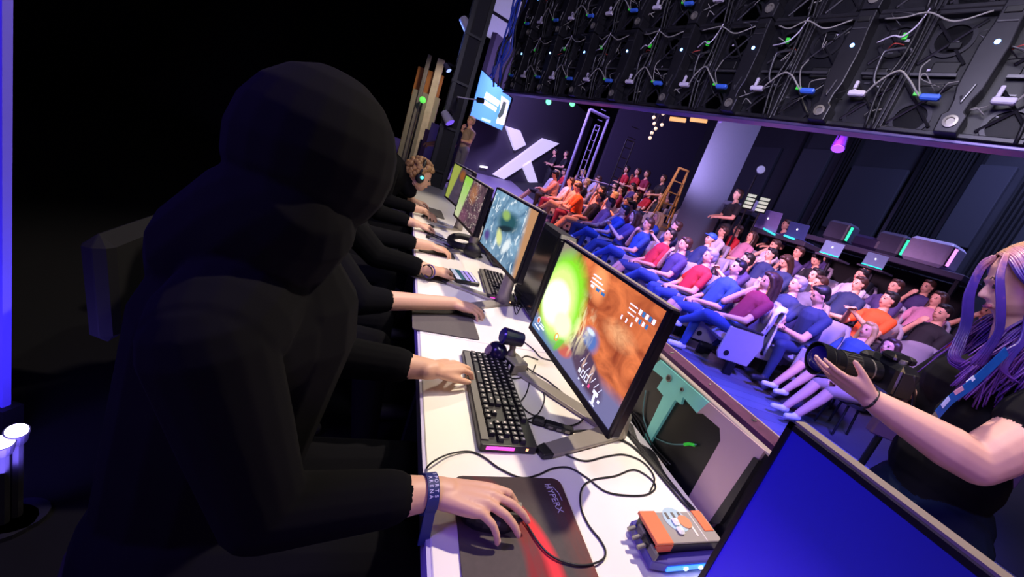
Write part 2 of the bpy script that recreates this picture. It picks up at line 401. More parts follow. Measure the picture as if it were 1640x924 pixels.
# ------------------------------------------------------------------ competition desk
DZ = .75
DX0, DX1 = .183, .845
desk = empty('competition_desk', (DX0, 2.0, 0), 0, 'long white laminate desk shared by the row of players', 'desk')
desk_i = Matrix.Translation((-DX0, -2.0, 0))
y0 = -.9
seg = [(-.9, 1.26), (1.264, 2.9), (2.904, 4.6), (4.604, 6.3)]
for a, b in seg:
    MB().box(((DX0 + DX1) / 2, (a + b) / 2, DZ - .02), (DX1 - DX0, b - a, .04), WHITE, bev=.002, T=desk_i).build('tabletop', None, desk)
EDGE = mat('edge_band', '#b9b0d8', .35)  # white edge; the violet wash on it is put into this colour
for a, b in seg: MB().box((DX0 - .0035, (a + b) / 2, DZ - .021), (.007, b - a, .036), T=desk_i).build('edge_band', EDGE, desk)
for y in (-.6, 1.25, 2.9, 4.6, 6.1):
    for x in (DX0 + .07, DX1 - .07): MB().box((x, y, .355), (.05, .05, .71), METAL, T=desk_i).build('leg', None, desk)
MB().box((DX1 - .04, 2.7, .45), (.02, 7.0, .5), BLACKM, T=desk_i).build('modesty_panel', None, desk)

# rear shelf and its fascia: the towers stand on it
sh = empty('equipment_counter', (1.0, 2.5, 0), 0, 'black rear counter with a purple fascia cap and cable tray behind the desk', 'counter')
shi = Matrix.Translation((-1.0, -2.5, 0))
MB().box((.985, 2.4, .555), (.27, 6.8, .03), BLACKM, T=shi).build('shelf', None, sh)
MB().box((1.135, 2.4, .45), (.03, 6.8, .86), BLACKM, T=shi).build('front_panel', None, sh)
MB().box((1.150, 2.4, .893), (.075, 6.8, .022), T=shi).build('cap_rail', mat('fascia_purple', '#5a3350', .45, var=.5, scale=30), sh)
MB().box((1.190, 2.4, .897), (.008, 6.8, .018), T=shi).build('cap_trim', mat('trim_tan', '#b59a8c', .4), sh)
MB().box((1.09, 2.4, .80), (.05, 6.8, .012), METAL, T=shi).build('cable_tray', None, sh)
for k in range(34):
    y = -.9 + k * .2 + rng.uniform(-.03, .03)
    MB().cyl((1.150 + rng.uniform(-.02, .02), y, .904), (1.150, y, .9065), .004, m=STEEL, T=shi, n=8).build('screw', None, sh)

# ------------------------------------------------------------------ monitors
BEZ = mat('bezel_black', '#17141c', .3, var=.05)
BEZF = mat('bezel_face', '#120f1a', .35)
TOPE = mat('monitor_top_edge', '#9a8c80', .45, .2)
STAND = mat('stand_grey', '#a29b90', .36, .35, var=.05)
def shader_screen(name):
    m = bpy.data.materials.new(name); m.use_nodes = True; nt = m.node_tree
    b = nt.nodes['Principled BSDF']; b.inputs['Roughness'].default_value = .32; b.inputs['Base Color'].default_value = (.01, .01, .012, 1)
    tc = nt.nodes.new('ShaderNodeTexCoord'); return m, nt, b, tc
class N:
    """tiny node-expression helper for the pictures shown on the displays (u right, v up, both 0..1 over the display)"""
    def __init__(s, nt, tc):
        s.nt = nt; sp = nt.nodes.new('ShaderNodeSeparateXYZ'); nt.links.new(tc.outputs['UV'], sp.inputs[0]); s.u, s.v = sp.outputs[0], sp.outputs[1]; s.uv = tc.outputs['UV']
    def m(s, op, a, b=None, c=None, clamp=False):
        n = s.nt.nodes.new('ShaderNodeMath'); n.operation = op; n.use_clamp = clamp
        for i, x in enumerate((a, b, c)):
            if x is None: continue
            if isinstance(x, (int, float)): n.inputs[i].default_value = x
            else: s.nt.links.new(x, n.inputs[i])
        return n.outputs[0]
    def lin(s, a, b, c): return s.m('ADD', s.m('ADD', s.m('MULTIPLY', s.u, a), s.m('MULTIPLY', s.v, b)), c)     # a u + b v + c
    def step(s, x, soft=.01): return s.m('MULTIPLY_ADD', x, 1 / soft, .5, clamp=True)
    def blob(s, cu, cv, ru, rv, soft=1.0, rot=0.0):
        du = s.m('ADD', s.u, -cu); dv = s.m('ADD', s.v, -cv); c, sn_ = math.cos(rot), math.sin(rot)
        a = s.m('ADD', s.m('MULTIPLY', du, c / ru), s.m('MULTIPLY', dv, sn_ / ru)); b = s.m('ADD', s.m('MULTIPLY', du, -sn_ / rv), s.m('MULTIPLY', dv, c / rv))
        r = s.m('SQRT', s.m('ADD', s.m('MULTIPLY', a, a), s.m('MULTIPLY', b, b)))
        return s.m('MULTIPLY', s.m('SUBTRACT', 1.0, r), 1 / soft, clamp=True)
    def rect(s, u0, v0, u1, v1, soft=.004):
        return s.m('MULTIPLY', s.m('MULTIPLY', s.step(s.m('ADD', s.u, -u0), soft), s.step(s.m('SUBTRACT', u1, s.u), soft)), s.m('MULTIPLY', s.step(s.m('ADD', s.v, -v0), soft), s.step(s.m('SUBTRACT', v1, s.v), soft)))
    def noise(s, scale=4, detail=4, dist=0.6, sx=1, sy=1, rot=0):
        mp = s.nt.nodes.new('ShaderNodeMapping'); mp.inputs['Scale'].default_value = (sx, sy, 1); mp.inputs['Rotation'].default_value = (0, 0, rot); s.nt.links.new(s.uv, mp.inputs[0])
        n = s.nt.nodes.new('ShaderNodeTexNoise'); n.inputs['Scale'].default_value = scale; n.inputs['Detail'].default_value = detail; n.inputs['Distortion'].default_value = dist
        s.nt.links.new(mp.outputs[0], n.inputs['Vector']); return n.outputs['Fac']
    def mix(s, fac, a, b):
        n = s.nt.nodes.new('ShaderNodeMix'); n.data_type = 'RGBA'; n.clamp_factor = True
        for i, x in ((0, fac), (6, a), (7, b)):
            if isinstance(x, str): n.inputs[i].default_value = (*lin(x), 1)
            elif isinstance(x, (int, float)): n.inputs[i].default_value = x
            else: s.nt.links.new(x, n.inputs[i])
        return n.outputs[2]
def finish(nt, b, col, es): nt.links.new(col, b.inputs['Emission Color']); b.inputs['Emission Strength'].default_value = es

def screen_cave():
    m, nt, b, tc = shader_screen('display_orange_cave_game'); n = N(nt, tc)
    z = n.noise(5, 5, 1.2); z2 = n.noise(9, 3, .5, 1, .25, .5); z3 = n.noise(14, 2, 2)
    c = n.mix(n.m('MULTIPLY', n.m('ADD', z, -.3), 2.4), '#8c3a1c', '#e87e48')
    c = n.mix(n.m('MULTIPLY', n.blob(.80, .62, .16, .12, .8), z3), c, '#ffc08a')
    c = n.mix(n.m('MULTIPLY', n.blob(.50, .88, .10, .22, .6, .2), .9), c, '#ffa066')
    c = n.mix(n.step(n.m('SUBTRACT', n.lin(-1, 0, .30), n.m('MULTIPLY', z2, .08)), .05), c, '#9a5636')      # left wall of the cave
    c = n.mix(n.step(n.m('SUBTRACT', n.lin(-1, .35, -.13), n.m('MULTIPLY', z, .05)), .06), c, '#8d8272')
    c = n.mix(n.m('MULTIPLY', n.rect(.22, .45, .245, 1.0, .01), .8), c, '#5c2c1a')
    c = n.mix(n.m('MULTIPLY', n.rect(.29, .5, .31, 1.0, .01), .7), c, '#c77a4e')
    c = n.mix(n.step(n.lin(.10, -1, .14), .10), c, '#6c6a96')                                                # bluish ground
    c = n.mix(n.m('MULTIPLY', n.blob(.40, .38, .26, .26, .6), n.step(n.m('ADD', n.noise(7, 3, 3, 1, .35, .7), -.5), .08)), c, '#ffd9a0')
    c = n.mix(n.m('MULTIPLY', n.blob(.62, .40, .10, .13, .5), 1.0), c, '#4f6fb4')                           # blue crate
    c = n.mix(n.m('MULTIPLY', n.blob(.60, .47, .05, .03, .5), 1.0), c, '#cfe0ff')
    gun = n.m('MULTIPLY', n.blob(.66, .20, .26, .13, .25, -.55), n.step(n.m('ADD', n.noise(6, 2, .5), -.2), .05))
    c = n.mix(gun, c, '#4a3550'); c = n.mix(n.m('MULTIPLY', n.blob(.66, .24, .22, .08, .4, -.55), n.step(n.m('ADD', n.noise(16, 2, 1, 1, .15, .9), -.58), .05)), c, '#c09a90')
    c = n.mix(n.blob(.45, .13, .10, .07, .4, .6), c, '#c25a4e'); c = n.mix(n.blob(.38, .14, .03, .14, .4, -.3), c, '#5aa04a')
    rays = n.m('MULTIPLY', n.step(n.m('ADD', n.noise(11, 3, 2, 1, .3, 1.0), -.52), .12), n.blob(.42, .42, .24, .34, .7)); c = n.mix(rays, c, '#fff0c0')
    edge = n.m('MULTIPLY_ADD', z3, .5, .72)
    halo = n.m('MULTIPLY', n.blob(.21, .50, .30, .52, .75, .1), edge); c = n.mix(n.m('MULTIPLY', halo, 2.6, clamp=True), c, '#86dc28')
    c = n.mix(n.m('MULTIPLY', n.m('MULTIPLY', n.blob(.19, .46, .24, .40, .6, .15), edge), 2.2, clamp=True), c, '#d8f98a')
    c = n.mix(n.m('MULTIPLY', n.m('MULTIPLY', n.blob(.17, .42, .19, .26, .6), edge), 2.4, clamp=True), c, '#fdfff2')
    c = n.mix(n.m('MULTIPLY', n.m('MULTIPLY', n.blob(.33, .30, .13, .14, .6), edge), 1.6, clamp=True), c, '#f8ffcc')
    c = n.mix(n.step(n.lin(-.45, -1, .15), .10), c, '#5e7ca8')
    finish(nt, b, c, 1.25); return m
def screen_armour():
    m, nt, b, tc = shader_screen('display_blue_armour_game'); n = N(nt, tc)
    z = n.noise(4, 5, 1.5, 1, .5, .3); z2 = n.noise(9, 3, 2, 1, .4, .8)
    c = n.mix(n.m('MULTIPLY', n.m('ADD', z, -.28), 2.6), '#2d5f86', '#9cc4e0')
    c = n.mix(n.step(n.m('ADD', z2, -.60), .08), c, '#e8f6ff')
    c = n.mix(n.blob(.50, .62, .30, .20, .5, .3), c, '#2a5a62'); c = n.mix(n.blob(.42, .70, .12, .10, .5), c, '#9cc06a')
    c = n.mix(n.m('MULTIPLY', n.blob(.48, .50, .24, .06, .5, .4), 1), c, '#1c3038')
    c = n.mix(n.blob(.42, .32, .09, .16, .5, .5), c, '#e3ea9c'); c = n.mix(n.blob(.62, .28, .07, .18, .5, -.3), c, '#f2fbff')
    c = n.mix(n.step(n.lin(1, .1, -.92), .08), c, '#c89468'); c = n.mix(n.blob(.12, .2, .1, .12, .6), c, '#5b4a92')
    finish(nt, b, c, .95); return m
def screen_green():
    m, nt, b, tc = shader_screen('display_green_and_plum_game'); n = N(nt, tc)
    z = n.noise(4, 5, 1.5, 1, .6, .3); z2 = n.noise(10, 3, 2)
    c = n.mix(n.m('MULTIPLY', n.m('ADD', z, -.3), 2.2), '#3c2f3e', '#8a6470')
    c = n.mix(n.m('MULTIPLY', n.blob(.55, .72, .2, .28, .6), z2), c, '#e0934e'); c = n.mix(n.blob(.40, .16, .22, .2, .6), c, '#7a4a64')
    c = n.mix(n.step(n.lin(-1, .15, .22), .05), c, n.mix(n.v, '#d7dcae', '#9be04a'))
    c = n.mix(n.m('MULTIPLY', n.step(n.m('ADD', z2, -.62), .05), .8), c, '#e9d6c8')
    finish(nt, b, c, .85); return m
def screen_dim():
    m, nt, b, tc = shader_screen('display_dim_green_game'); n = N(nt, tc); z = n.noise(5, 4, 1.5)
    c = n.mix(n.step(n.lin(-1, .25, .20), .06), n.mix(z, '#2c2a36', '#6a5b78'), '#b9c45a'); c = n.mix(n.blob(.6, .8, .2, .2, .6), c, '#a8642e')
    finish(nt, b, c, .7); return m
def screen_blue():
    m, nt, b, tc = shader_screen('display_off_blue_light'); n = N(nt, tc); z = n.noise(1.2, 2, .3)  # screen is off; the blue light it reflects is painted as emission
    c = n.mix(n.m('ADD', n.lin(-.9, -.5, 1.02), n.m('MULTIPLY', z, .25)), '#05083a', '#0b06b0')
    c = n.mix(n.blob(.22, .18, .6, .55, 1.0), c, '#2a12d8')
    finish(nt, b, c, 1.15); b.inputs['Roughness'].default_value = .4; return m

def monitor(A, yaw, tilt, W, H, label, scr, leg1=None, leg2=None, group=None, hud=None, bar=.012):
    """A = top corner on the far (+Y) side of the display; the display's width runs towards -Y"""
    t = empty('monitor', (A[0], A[1], 0), 0, label, 'monitor', group); inv = Matrix.Translation((-A[0], -A[1], 0))
    w_ = Vector((math.sin(yaw), -math.cos(yaw), 0)); up0 = Vector((0, 0, 1)); nrm = Vector((-math.cos(yaw), -math.sin(yaw), 0))
    up = (up0 * math.cos(tilt) - nrm * math.sin(tilt)).normalized(); nf = w_.cross(up).normalized()
    if nf.dot(nrm) < 0: nf = -nf
    T = Matrix.Identity(4); org = Vector(A) - up * H
    for i in range(3): T[i][0] = w_[i]; T[i][1] = up[i]; T[i][2] = nf[i]; T[i][3] = org[i]
    T = inv @ T
    # back shell
    mb = MB(); d = .008
    MB().box((W / 2, H + .0015, -.014), (W - .006, .004, .022), TOPE, T=T).build('top_edge', None, t)
    mb.box((W / 2, H / 2, -.018), (W, H, .032), BEZ, T=T, bev=.006)
    mb.box((W / 2, H / 2, -.045), (W * .62, H * .62, .04), BEZ, T=T, bev=.015); mb.build('back_shell', None, t)
    bz = bar
    for c_, d_, nm in (((W / 2, H - .004, .001), (W, .008, .008), 'bezel'), ((W / 2, bz * .6, .001), (W, bz * 1.2, .008), 'bezel'), ((.004, H / 2, .001), (.008, H, .008), 'bezel'), ((W - .004, H / 2, .001), (.008, H, .008), 'bezel')):
        MB().box(c_, d_, BEZF, T=T).build(nm, None, t)
    x0, x1, z0, z1 = .008, W - .008, bz * 1.2, H - .008
    me_ = MB().quad((x0, z0, .0015), (x1, z0, .0015), (x1, z1, .0015), (x0, z1, .0015), scr, T).build('display', None, t)
    uv = me_.data.uv_layers.new(name='UVMap')
    for k, c_ in enumerate(((0, 0), (1, 0), (1, 1), (0, 1))): uv.data[k].uv = c_
    if hud: hud(T, x0, x1, z0, z1, t)
    # stand
    cx = (org + w_ * W / 2); colx = cx - nf * .10; base = Vector((colx.x, colx.y, DZ))
    if leg1 is None: l1 = base + nf * .26 + w_ * .16; l2 = base + nf * .26 - w_ * .16
    else: base = Vector((leg1[0][0], leg1[0][1], DZ)); l1 = Vector((*leg1[1], DZ)); l2 = Vector((*leg2, DZ))
    for L in (l1, l2):
        dv = (L - base); dv.z = 0; n_ = dv.length; dv.normalize(); s_ = Vector((-dv.y, dv.x, 0))
        pts = [base - dv * .02 + s_ * .032, base - dv * .02 - s_ * .032, base + dv * (n_ - .03) - s_ * .022, base + dv * n_ - s_ * .016, base + dv * n_ + s_ * .016, base + dv * (n_ - .03) + s_ * .022]
        MB().prism([(p.x, p.y) for p in pts], DZ + .001, DZ + .013, T=inv).build('stand_leg', STAND, t, bevel=.003)
        tip = [base + dv * (n_ - .028) + s_ * .0225, base + dv * (n_ - .028) - s_ * .0225, base + dv * (n_ + .004) - s_ * .017, base + dv * (n_ + .004) + s_ * .017]
        MB().prism([(p.x, p.y) for p in tip], DZ + .0005, DZ + .0155, T=inv).build('foot_cap', BLACK, t, bevel=.003)
    mc = org + w_ * W / 2 + up * H * .5 - nf * .06
    mb = MB(); mb.tube([tuple(inv @ (base + Vector((0, 0, .01)))), tuple(inv @ (base + Vector((0, 0, .06)))), tuple(inv @ (base.lerp(mc, .55) - nf * .02)), tuple(inv @ mc)], [.038, .032, .028, .035], 14, STAND)
    mb.build('stand_column', None, t, smooth=True)
    return t, T, (x0, x1, z0, z1)

HUDW = mat('hud_white', '#f4f6ff', .5, emit='#f0f4ff', es=1.1); HUDO = mat('hud_orange', '#e8642a', .5, emit='#ff7a3a', es=1.0)
HUDP = mat('hud_pink', '#e0407a', .5, emit='#ff4a8a', es=1.0); HUDT = mat('hud_teal', '#2a5a86', .5, emit='#3a7ab0', es=.9); HUDD = mat('hud_dark', '#23314a', .5, emit='#22304a', es=.6)
def cave_hud(T, x0, x1, z0, z1, t):
    W, H = x1 - x0, z1 - z0
    def q(u0, v0, u1, v1, m, nm='status_readout', sk=.0):
        MB().add([(x0 + (u0) * W, z0 + v0 * H, .0022), (x0 + u1 * W, z0 + (v0) * H, .0022), (x0 + (u1 + sk) * W, z0 + v1 * H, .0022), (x0 + (u0 + sk) * W, z0 + v1 * H, .0022)], [(0, 1, 2, 3)], m, T).build(nm, None, t)
    for k in range(3): q(.42, .90 - k * .035, .50 + .03 * k, .912 - k * .035, HUDW, 'score_line', .01)
    for k in range(3): q(.44 + k * .055, .795, .475 + k * .055, .82, HUDT if k else HUDW, 'score_line')
    for k in range(3): q(.78 + .004 * k, .885 - k * .035, .84, .895 - k * .035, HUDW, 'player_line')
    for k in range(5): q(.855 + k * .024, .86, .873 + k * .024, .90, HUDW if k % 2 == 0 else HUDT, 'player_icon')
    for k in range(4): q(.855 + k * .024, .80, .870 + k * .024, .835, HUDT if k % 2 else HUDW, 'player_icon')
    for k, u in enumerate((.76, .80, .84)): q(u, .74, u + .01, .775, HUDW, 'player_icon')
    ring = MB(); cx, cz = x0 + .085 * W, z0 + .085 * H
    def rg(cx, cz, r0, r1, m, nm):
        mb = MB(); n = 24
        vs = [(cx + r * math.cos(a), cz + r * math.sin(a), .0022) for r in (r0, r1) for a in [2 * math.pi * k / n for k in range(n)]]
        mb.add(vs, [(k, (k + 1) % n, n + (k + 1) % n, n + k) for k in range(n)], m, T); mb.build(nm, None, t)
    rg(x0 + .065 * W, z0 + .115 * H, .010, .0125, HUDW, 'portrait_ring'); rg(x0 + .065 * W, z0 + .115 * H, .0, .0075, HUDO, 'portrait_dot')
    q(.035, .035, .12, .050, HUDW, 'health_bar', .0); q(.10, .075, .17, .095, HUDW, 'health_bar'); q(.10, .105, .155, .115, HUDW, 'health_bar')
    rg(x0 + .33 * W, z0 + .16 * H, .0095, .0125, HUDO, 'portrait_ring'); rg(x0 + .33 * W, z0 + .16 * H, .0, .005, HUDW, 'portrait_dot')
    for k, u in enumerate((.665, .705)):
        z_ = .10 - k * .0; c_ = (u, z_)
        for a in ((0, 0, .03, .008), (0, .055, .03, .063), (0, 0, .005, .063), (.025, 0, .03, .063)): q(u + a[0], z_ + a[1], u + a[2], z_ + a[3], HUDW, 'ability_icon')
    q(.635, .11, .655, .15, HUDW, 'ability_icon'); q(.66, .06, .672, .075, HUDW, 'ability_icon'); q(.71, .05, .722, .068, HUDW, 'ability_icon')
    q(.75, .085, .765, .115, HUDP, 'ability_icon')
    q(.80, .095, .845, .125, HUDW, 'weapon_icon'); q(.82, .025, .838, .10, HUDW, 'weapon_icon', -.008); q(.805, .012, .85, .022, HUDW, 'weapon_icon'); q(.855, .065, .872, .09, HUDW, 'weapon_icon')
    # broken white lines along the weapon
    for k in range(7): q(.62 + k * .035, .19 - k * .012, .624 + k * .035, .25 - k * .012, HUDW, 'weapon_glint', .02)

v_leg = ((.735, .80), (.455, .70))
monitor((.535, 1.172, 1.361 - .15 + .003), math.radians(3.4), math.radians(2), .56, .335, 'black monitor showing an orange cave game with a bright green flash', screen_cave(), v_leg, (.47, 1.12), 'monitors along the desk', cave_hud, .014)
monitor((.455, 1.985, 1.256), math.radians(6), math.radians(1), .565, .305, 'black monitor showing pale blue armour, second from the camera', screen_armour(), None, None, 'monitors along the desk')
monitor((.415, 2.82, 1.222), math.radians(6), math.radians(1), .56, .30, 'black monitor showing a bright green strip and plum ground', screen_green(), None, None, 'monitors along the desk')
monitor((.40, 3.50, 1.245), math.radians(8), math.radians(1), .55, .30, 'farthest visible monitor, dim yellow-green picture', screen_dim(), None, None, 'monitors along the desk')
monitor((.55, .290, 1.184), math.radians(0), math.radians(0), .62, .36, 'large switched-off monitor with painted deep blue stage light, nearest the camera', screen_blue(), None, None, 'monitors along the desk')
# ------------------------------------------------------------------ hanging video wall seen from behind
LA = Vector((2.178, 1.868, 0)); LD = Vector((-.305, .952, 0)).normalized(); LXd = -LD
LEDP = mat('led_cabinet_black', '#0f0f15', .42, .25, var=.35, scale=9); LEDB = mat('led_beam', '#2e2d33', .38, .55, var=.25, scale=14)
LEDR = mat('led_recess', '#0a0a0d', .5); RAIL = mat('led_rail', '#5b5a60', .35, .7); BLUC = mat('connector_blue', '#3f6fe0', .4, var=.1); WHIC = mat('connector_white', '#cfc7dc', .45)
GRNC = mat('tag_green', '#3ad03a', .5, emit='#2acc30', es=.25); STAT = mat('status_blue', '#9cc4ff', .3, emit='#7fb4ff', es=5.0); WIREG = mat('wire_grey', '#8f8c88', .5)
REDW = mat('wire_red', '#a83a34', .5); TUBED = mat('tube_dark', '#241f22', .4)
def arc_box(mb, pts, r, m): mb.tube(spline(pts, 6), r, 6, m)
def led_cabinet(v):
    r = random.Random(v * 13 + 5)
    root = empty('led_cabinet', (0, 0, 0))
    MB().box((0, .035, .305), (.594, .03, .604), LEDP).build('back_plate', None, root)
    mb = MB()
    for c_, d_ in (((0, .0, .012), (.596, .05, .024)), ((0, 0, .598), (.596, .05, .022)), ((-.290, 0, .305), (.018, .05, .60)), ((.290, 0, .305), (.018, .05, .60))): mb.box(c_, d_, LEDB, bev=.004)
    mb.build('cabinet_frame', None, root)
    poly = [(-.045, .0), (.045, .0), (.050, .085), (.032, .10), (.034, .15), (.050, .21), (.056, .40), (.046, .50), (.044, .604), (-.044, .604), (-.046, .50), (-.056, .40), (-.050, .21), (-.034, .15), (-.032, .10), (-.050, .085)]
    Tb = Matrix(((1, 0, 0, 0), (0, 0, 1, 0), (0, 1, 0, 0), (0, 0, 0, 1)))
    MB().prism([(x, z) for x, z in poly][::-1], -.085, .02, LEDB, Tb).build('power_beam', None, root, bevel=.006)
    mb = MB(); mb.lathe([(.020, 0), (.029, .001), (.029, .008), (.018, .009), (.016, .002)], 20, STEEL, Matrix.Translation((0, -.086, .052)) @ Matrix.Rotation(math.pi / 2, 4, 'X')); mb.build('lock_ring', None, root)
    mb = MB(); mb.box((0, -.088, .555), (.062, .008, .030), LEDR, bev=.003); mb.box((0, -.088, .505), (.070, .006, .006), RAIL); mb.build('grip_slot', None, root)
    mb = MB(); mb.lathe([(.0, 0), (.011, .0), (.011, .003), (.0, .003)], 14, STAT, Matrix.Translation((.005, -.0865, .415)) @ Matrix.Rotation(math.pi / 2, 4, 'X')); mb.build('status_light', None, root)
    mb = MB(); mb.tube([(-.012, -.088, .17), (.0, -.092, .14), (.010, -.092, .19), (.016, -.09, .225)], .005, 6, RAIL); mb.build('lock_lever', None, root)
    # diagonal ribs, dark recess covers, small boards and wires
    for sx in (-1, 1):
        for (x0, z0, x1, z1) in ((.09, .05, .28, .26), (.09, .26, .28, .05), (.09, .57, .28, .36), (.09, .36, .28, .57)):
            c0 = Vector((sx * x0, .012, z0)); c1 = Vector((sx * x1, .012, z1)); MB().cyl(c0, c1, .008, .008, 6, LEDB).build('diagonal_rib', None, root)
        MB().box((sx * r.uniform(.14, .22), .012, r.uniform(.30, .36)), (.11, .02, .06), LEDR, bev=.006).build('driver_box', None, root)
        MB().box((sx * r.uniform(.12, .25), .008, r.uniform(.42, .55)), (.05, .02, .035), LEDP, bev=.005).build('driver_box', None, root)
    for k in range(5):
        x = r.uniform(-.25, .25); z = r.uniform(.08, .55); mb = MB(); arc_box(mb, [(x, -.01, z), (x + r.uniform(-.06, .06), -.06, z + r.uniform(.02, .06)), (x + r.uniform(-.12, .12), -.055, z + r.uniform(-.08, .08)), (x + r.uniform(-.16, .16), -.01, z + r.uniform(-.1, .1))], .0028, (WIREG, CABLE, WIREG, RAIL, CABLE)[k]); mb.build('thin_wire', None, root, smooth=True)
    for cx in (-.185, .185):
        for cz in (.085, .48): MB().lathe([(.070, 0), (.088, .0), (.088, .012), (.070, .012), (.070, 0)], 26, LEDB, Matrix.Translation((cx, .02, cz)) @ Matrix.Rotation(math.pi / 2, 4, 'X')).build('recess_ring', None, root)
    MB().box((.185, -.004, .30), (.19, .014, .014), RAIL).build('cross_rail', None, root); MB().box((-.185, -.004, .30), (.19, .014, .014), RAIL).build('cross_rail', None, root)
    mb = MB(); mb.tube(spline([(.245, -.03, .20), (.185, -.05, .245), (.165, -.055, .37), (.185, -.055, .40), (.285, -.055, .40), (.285, -.04, .30)], 5), .0085, 8, RAIL); mb.build('carry_handle', None, root, smooth=True)
    for k in range(9): MB().box(((.12 + r.uniform(0, .15)) * (-1) ** k, .018, r.uniform(.05, .57)), (r.uniform(.012, .03), .006, r.uniform(.006, .012)), WHIC if k % 3 == 0 else RAIL).build('circuit_label', None, root)
    MB().box((-.135, -.05, .172), (.085, .032, .030), BLUC, bev=.008).build('blue_connector', None, root)
    MB().box((.135, -.05, .172), (.085, .032, .030), WHIC, bev=.006).build('white_connector', None, root)
    MB().box((.105, -.03, .215), (.018, .02, .065), WHIC, bev=.004).build('white_plug', None, root)
    MB().box((-.195, -.05, .185), (.030, .014, .016), GRNC, rz=.2).build('green_tag', None, root)
    MB().box((.225 + r.uniform(-.03, .03), -.055, .470), (.022, .012, .030), GRNC, rz=.2).build('green_tag', None, root)
    mb = MB(); a = r.uniform(-.02, .03)
    arc_box(mb, [(.175, -.05, .172), (.215, -.075, .205 + a), (.285, -.085, .262 + a), (.345, -.08, .245), (.405, -.055, .187), (.425, -.05, .172)], .0055, WIREG); mb.build('power_cable', None, root, smooth=True); mb = MB()
    arc_box(mb, [(-.175, -.05, .175), (-.20, -.06, .22), (-.235, -.05, .28 + a), (-.22, -.04, .36)], .0035, WIREG); mb.build('power_cable', None, root, smooth=True)
    mb = MB(); arc_box(mb, [(.10, -.03, .455), (.17, -.06, .452 + a), (.22, -.07, .462), (.26, -.07, .52), (.27, -.06, .60)], .0045, WHIC); mb.build('data_cable', None, root, smooth=True); mb = MB()
    arc_box(mb, [(.08, -.03, .58), (.18, -.06, .545 + a), (.28, -.07, .575), (.40, -.06, .53), (.52, -.04, .58)], .0045, WIREG); mb.build('data_cable', None, root, smooth=True)
    mb = MB(); arc_box(mb, [(.25, -.03, .0), (.235, -.06, .2), (.27, -.07, .38), (.262, -.06, .60)], .009, CABLE); mb.build('drop_cable', None, root, smooth=True); mb = MB()
    arc_box(mb, [(.28, -.03, .0), (.26, -.05, .2), (.295, -.06, .38), (.285, -.06, .60)], .007, CABLE); mb.build('drop_cable', None, root, smooth=True)
    for k in range(4):
        mb = MB(); x = r.uniform(-.22, .22); z = r.choice((.1, .47)) + r.uniform(-.05, .05)
        arc_box(mb, [(x, .0, z), (x + .03, -.03, z + r.uniform(-.03, .03)), (x + .07, -.01, z + r.uniform(-.04, .04))], .0035, REDW if k % 2 else WIREG); mb.build('loose_wire', None, root, smooth=True)
    return root
protos = [led_cabinet(v) for v in range(3)]
COLN = {-2: 'rightmost', -1: 'second from the right', 0: 'third from the right', 1: 'fourth from the right', 2: 'fifth from the right', 3: 'sixth from the right', 4: 'seventh from the right', 5: 'second from the left end', 6: 'at the left end'}
used = set()
for row in range(3):
    for k in range(-2, 7):
        v = (k + 2 + row * 2) % 3
        o = protos[v] if v not in used else copy_tree(protos[v]); used.add(v)
        p = LA + LD * (k * .6); o.location = (p.x, p.y, 2.25 + row * .61); o.rotation_euler = (0, 0, math.atan2(LXd.y, LXd.x))
        tag(o, 'black video wall cabinet seen from behind, %s row, column %s' % (('bottom', 'middle', 'top')[row], COLN[k]), 'video wall cabinet', 'cabinets of the hanging video wall')
# violet bottom rail, hanging rigging
TL = frame(LA, LXd, (0, 0, 1))
o = MB().box((-1.2, .02, 2.232), (5.42, .09, .018), mat('rail_violet', '#5a4f80', .35, .4), T=TL, bev=.004).build('bottom_rail'); tag(o, 'thin violet rail along the bottom edge of the video wall', 'rail')
r_ = empty('rigging_truss', (LA.x, LA.y, 4.25), 0, 'black rigging truss holding up the video wall', 'truss'); ri = Matrix.Translation((-LA.x, -LA.y, -4.25))
for y in (-.15, .15):
    for z in (4.15, 4.45): MB().cyl(TL @ Vector((1.6, y, z)), TL @ Vector((-4.0, y, z)), .025, m=METAL, T=ri).build('chord', None, r_)
mb = MB()
for k in range(18):
    a = -4 + k * .31
    for y in (-.15, .15): mb.cyl(TL @ Vector((a, y, 4.15)), TL @ Vector((a + .155, y, 4.45)), .012, m=METAL, T=ri, n=6); mb.cyl(TL @ Vector((a + .155, y, 4.45)), TL @ Vector((a + .31, y, 4.15)), .012, m=METAL, T=ri, n=6)
mb.build('lattice', None, r_)
for a in (1.2, -1.2, -3.6): MB().cyl(TL @ Vector((a, 0, 4.3)), TL @ Vector((a, 0, 7.5)), .012, m=METAL, T=ri).build('hanging_cable', None, r_)
# cable bundle at the left end, blue light put into its colour
BLUEB = mat('cable_blue_lit', '#2348c8', .45, var=.3)
for j in range(9):
    x = -3.96 - .035 * j; pts = [TL @ Vector((x + rng.uniform(-.03, .03), -.06 + rng.uniform(-.05, .05), z)) for z in (2.28 + .05 * (j % 3), 2.5, 2.75, 3.0, 3.3, 3.6, 3.95)]
    tag(MB().tube(spline(pts, 4), .012, 6).build('hanging_cable', BLUEB if j % 3 else CABLE), 'blue-lit cable of the bundle hanging off the left end of the video wall', 'cable', 'cables at the left end of the video wall')
light('led_end_blue', 'SPOT', tuple(TL @ Vector((-5.2, -.8, 2.6))), tuple(TL @ Vector((-4.1, 0, 3.0))), 40, (.15, .25, 1.0), .1, 60, .5)
light('led_back_fill', 'AREA', (.2, .4, 3.0), (2.2, 2.2, 2.9), 70, (.86, .80, 1.0), 1.0)
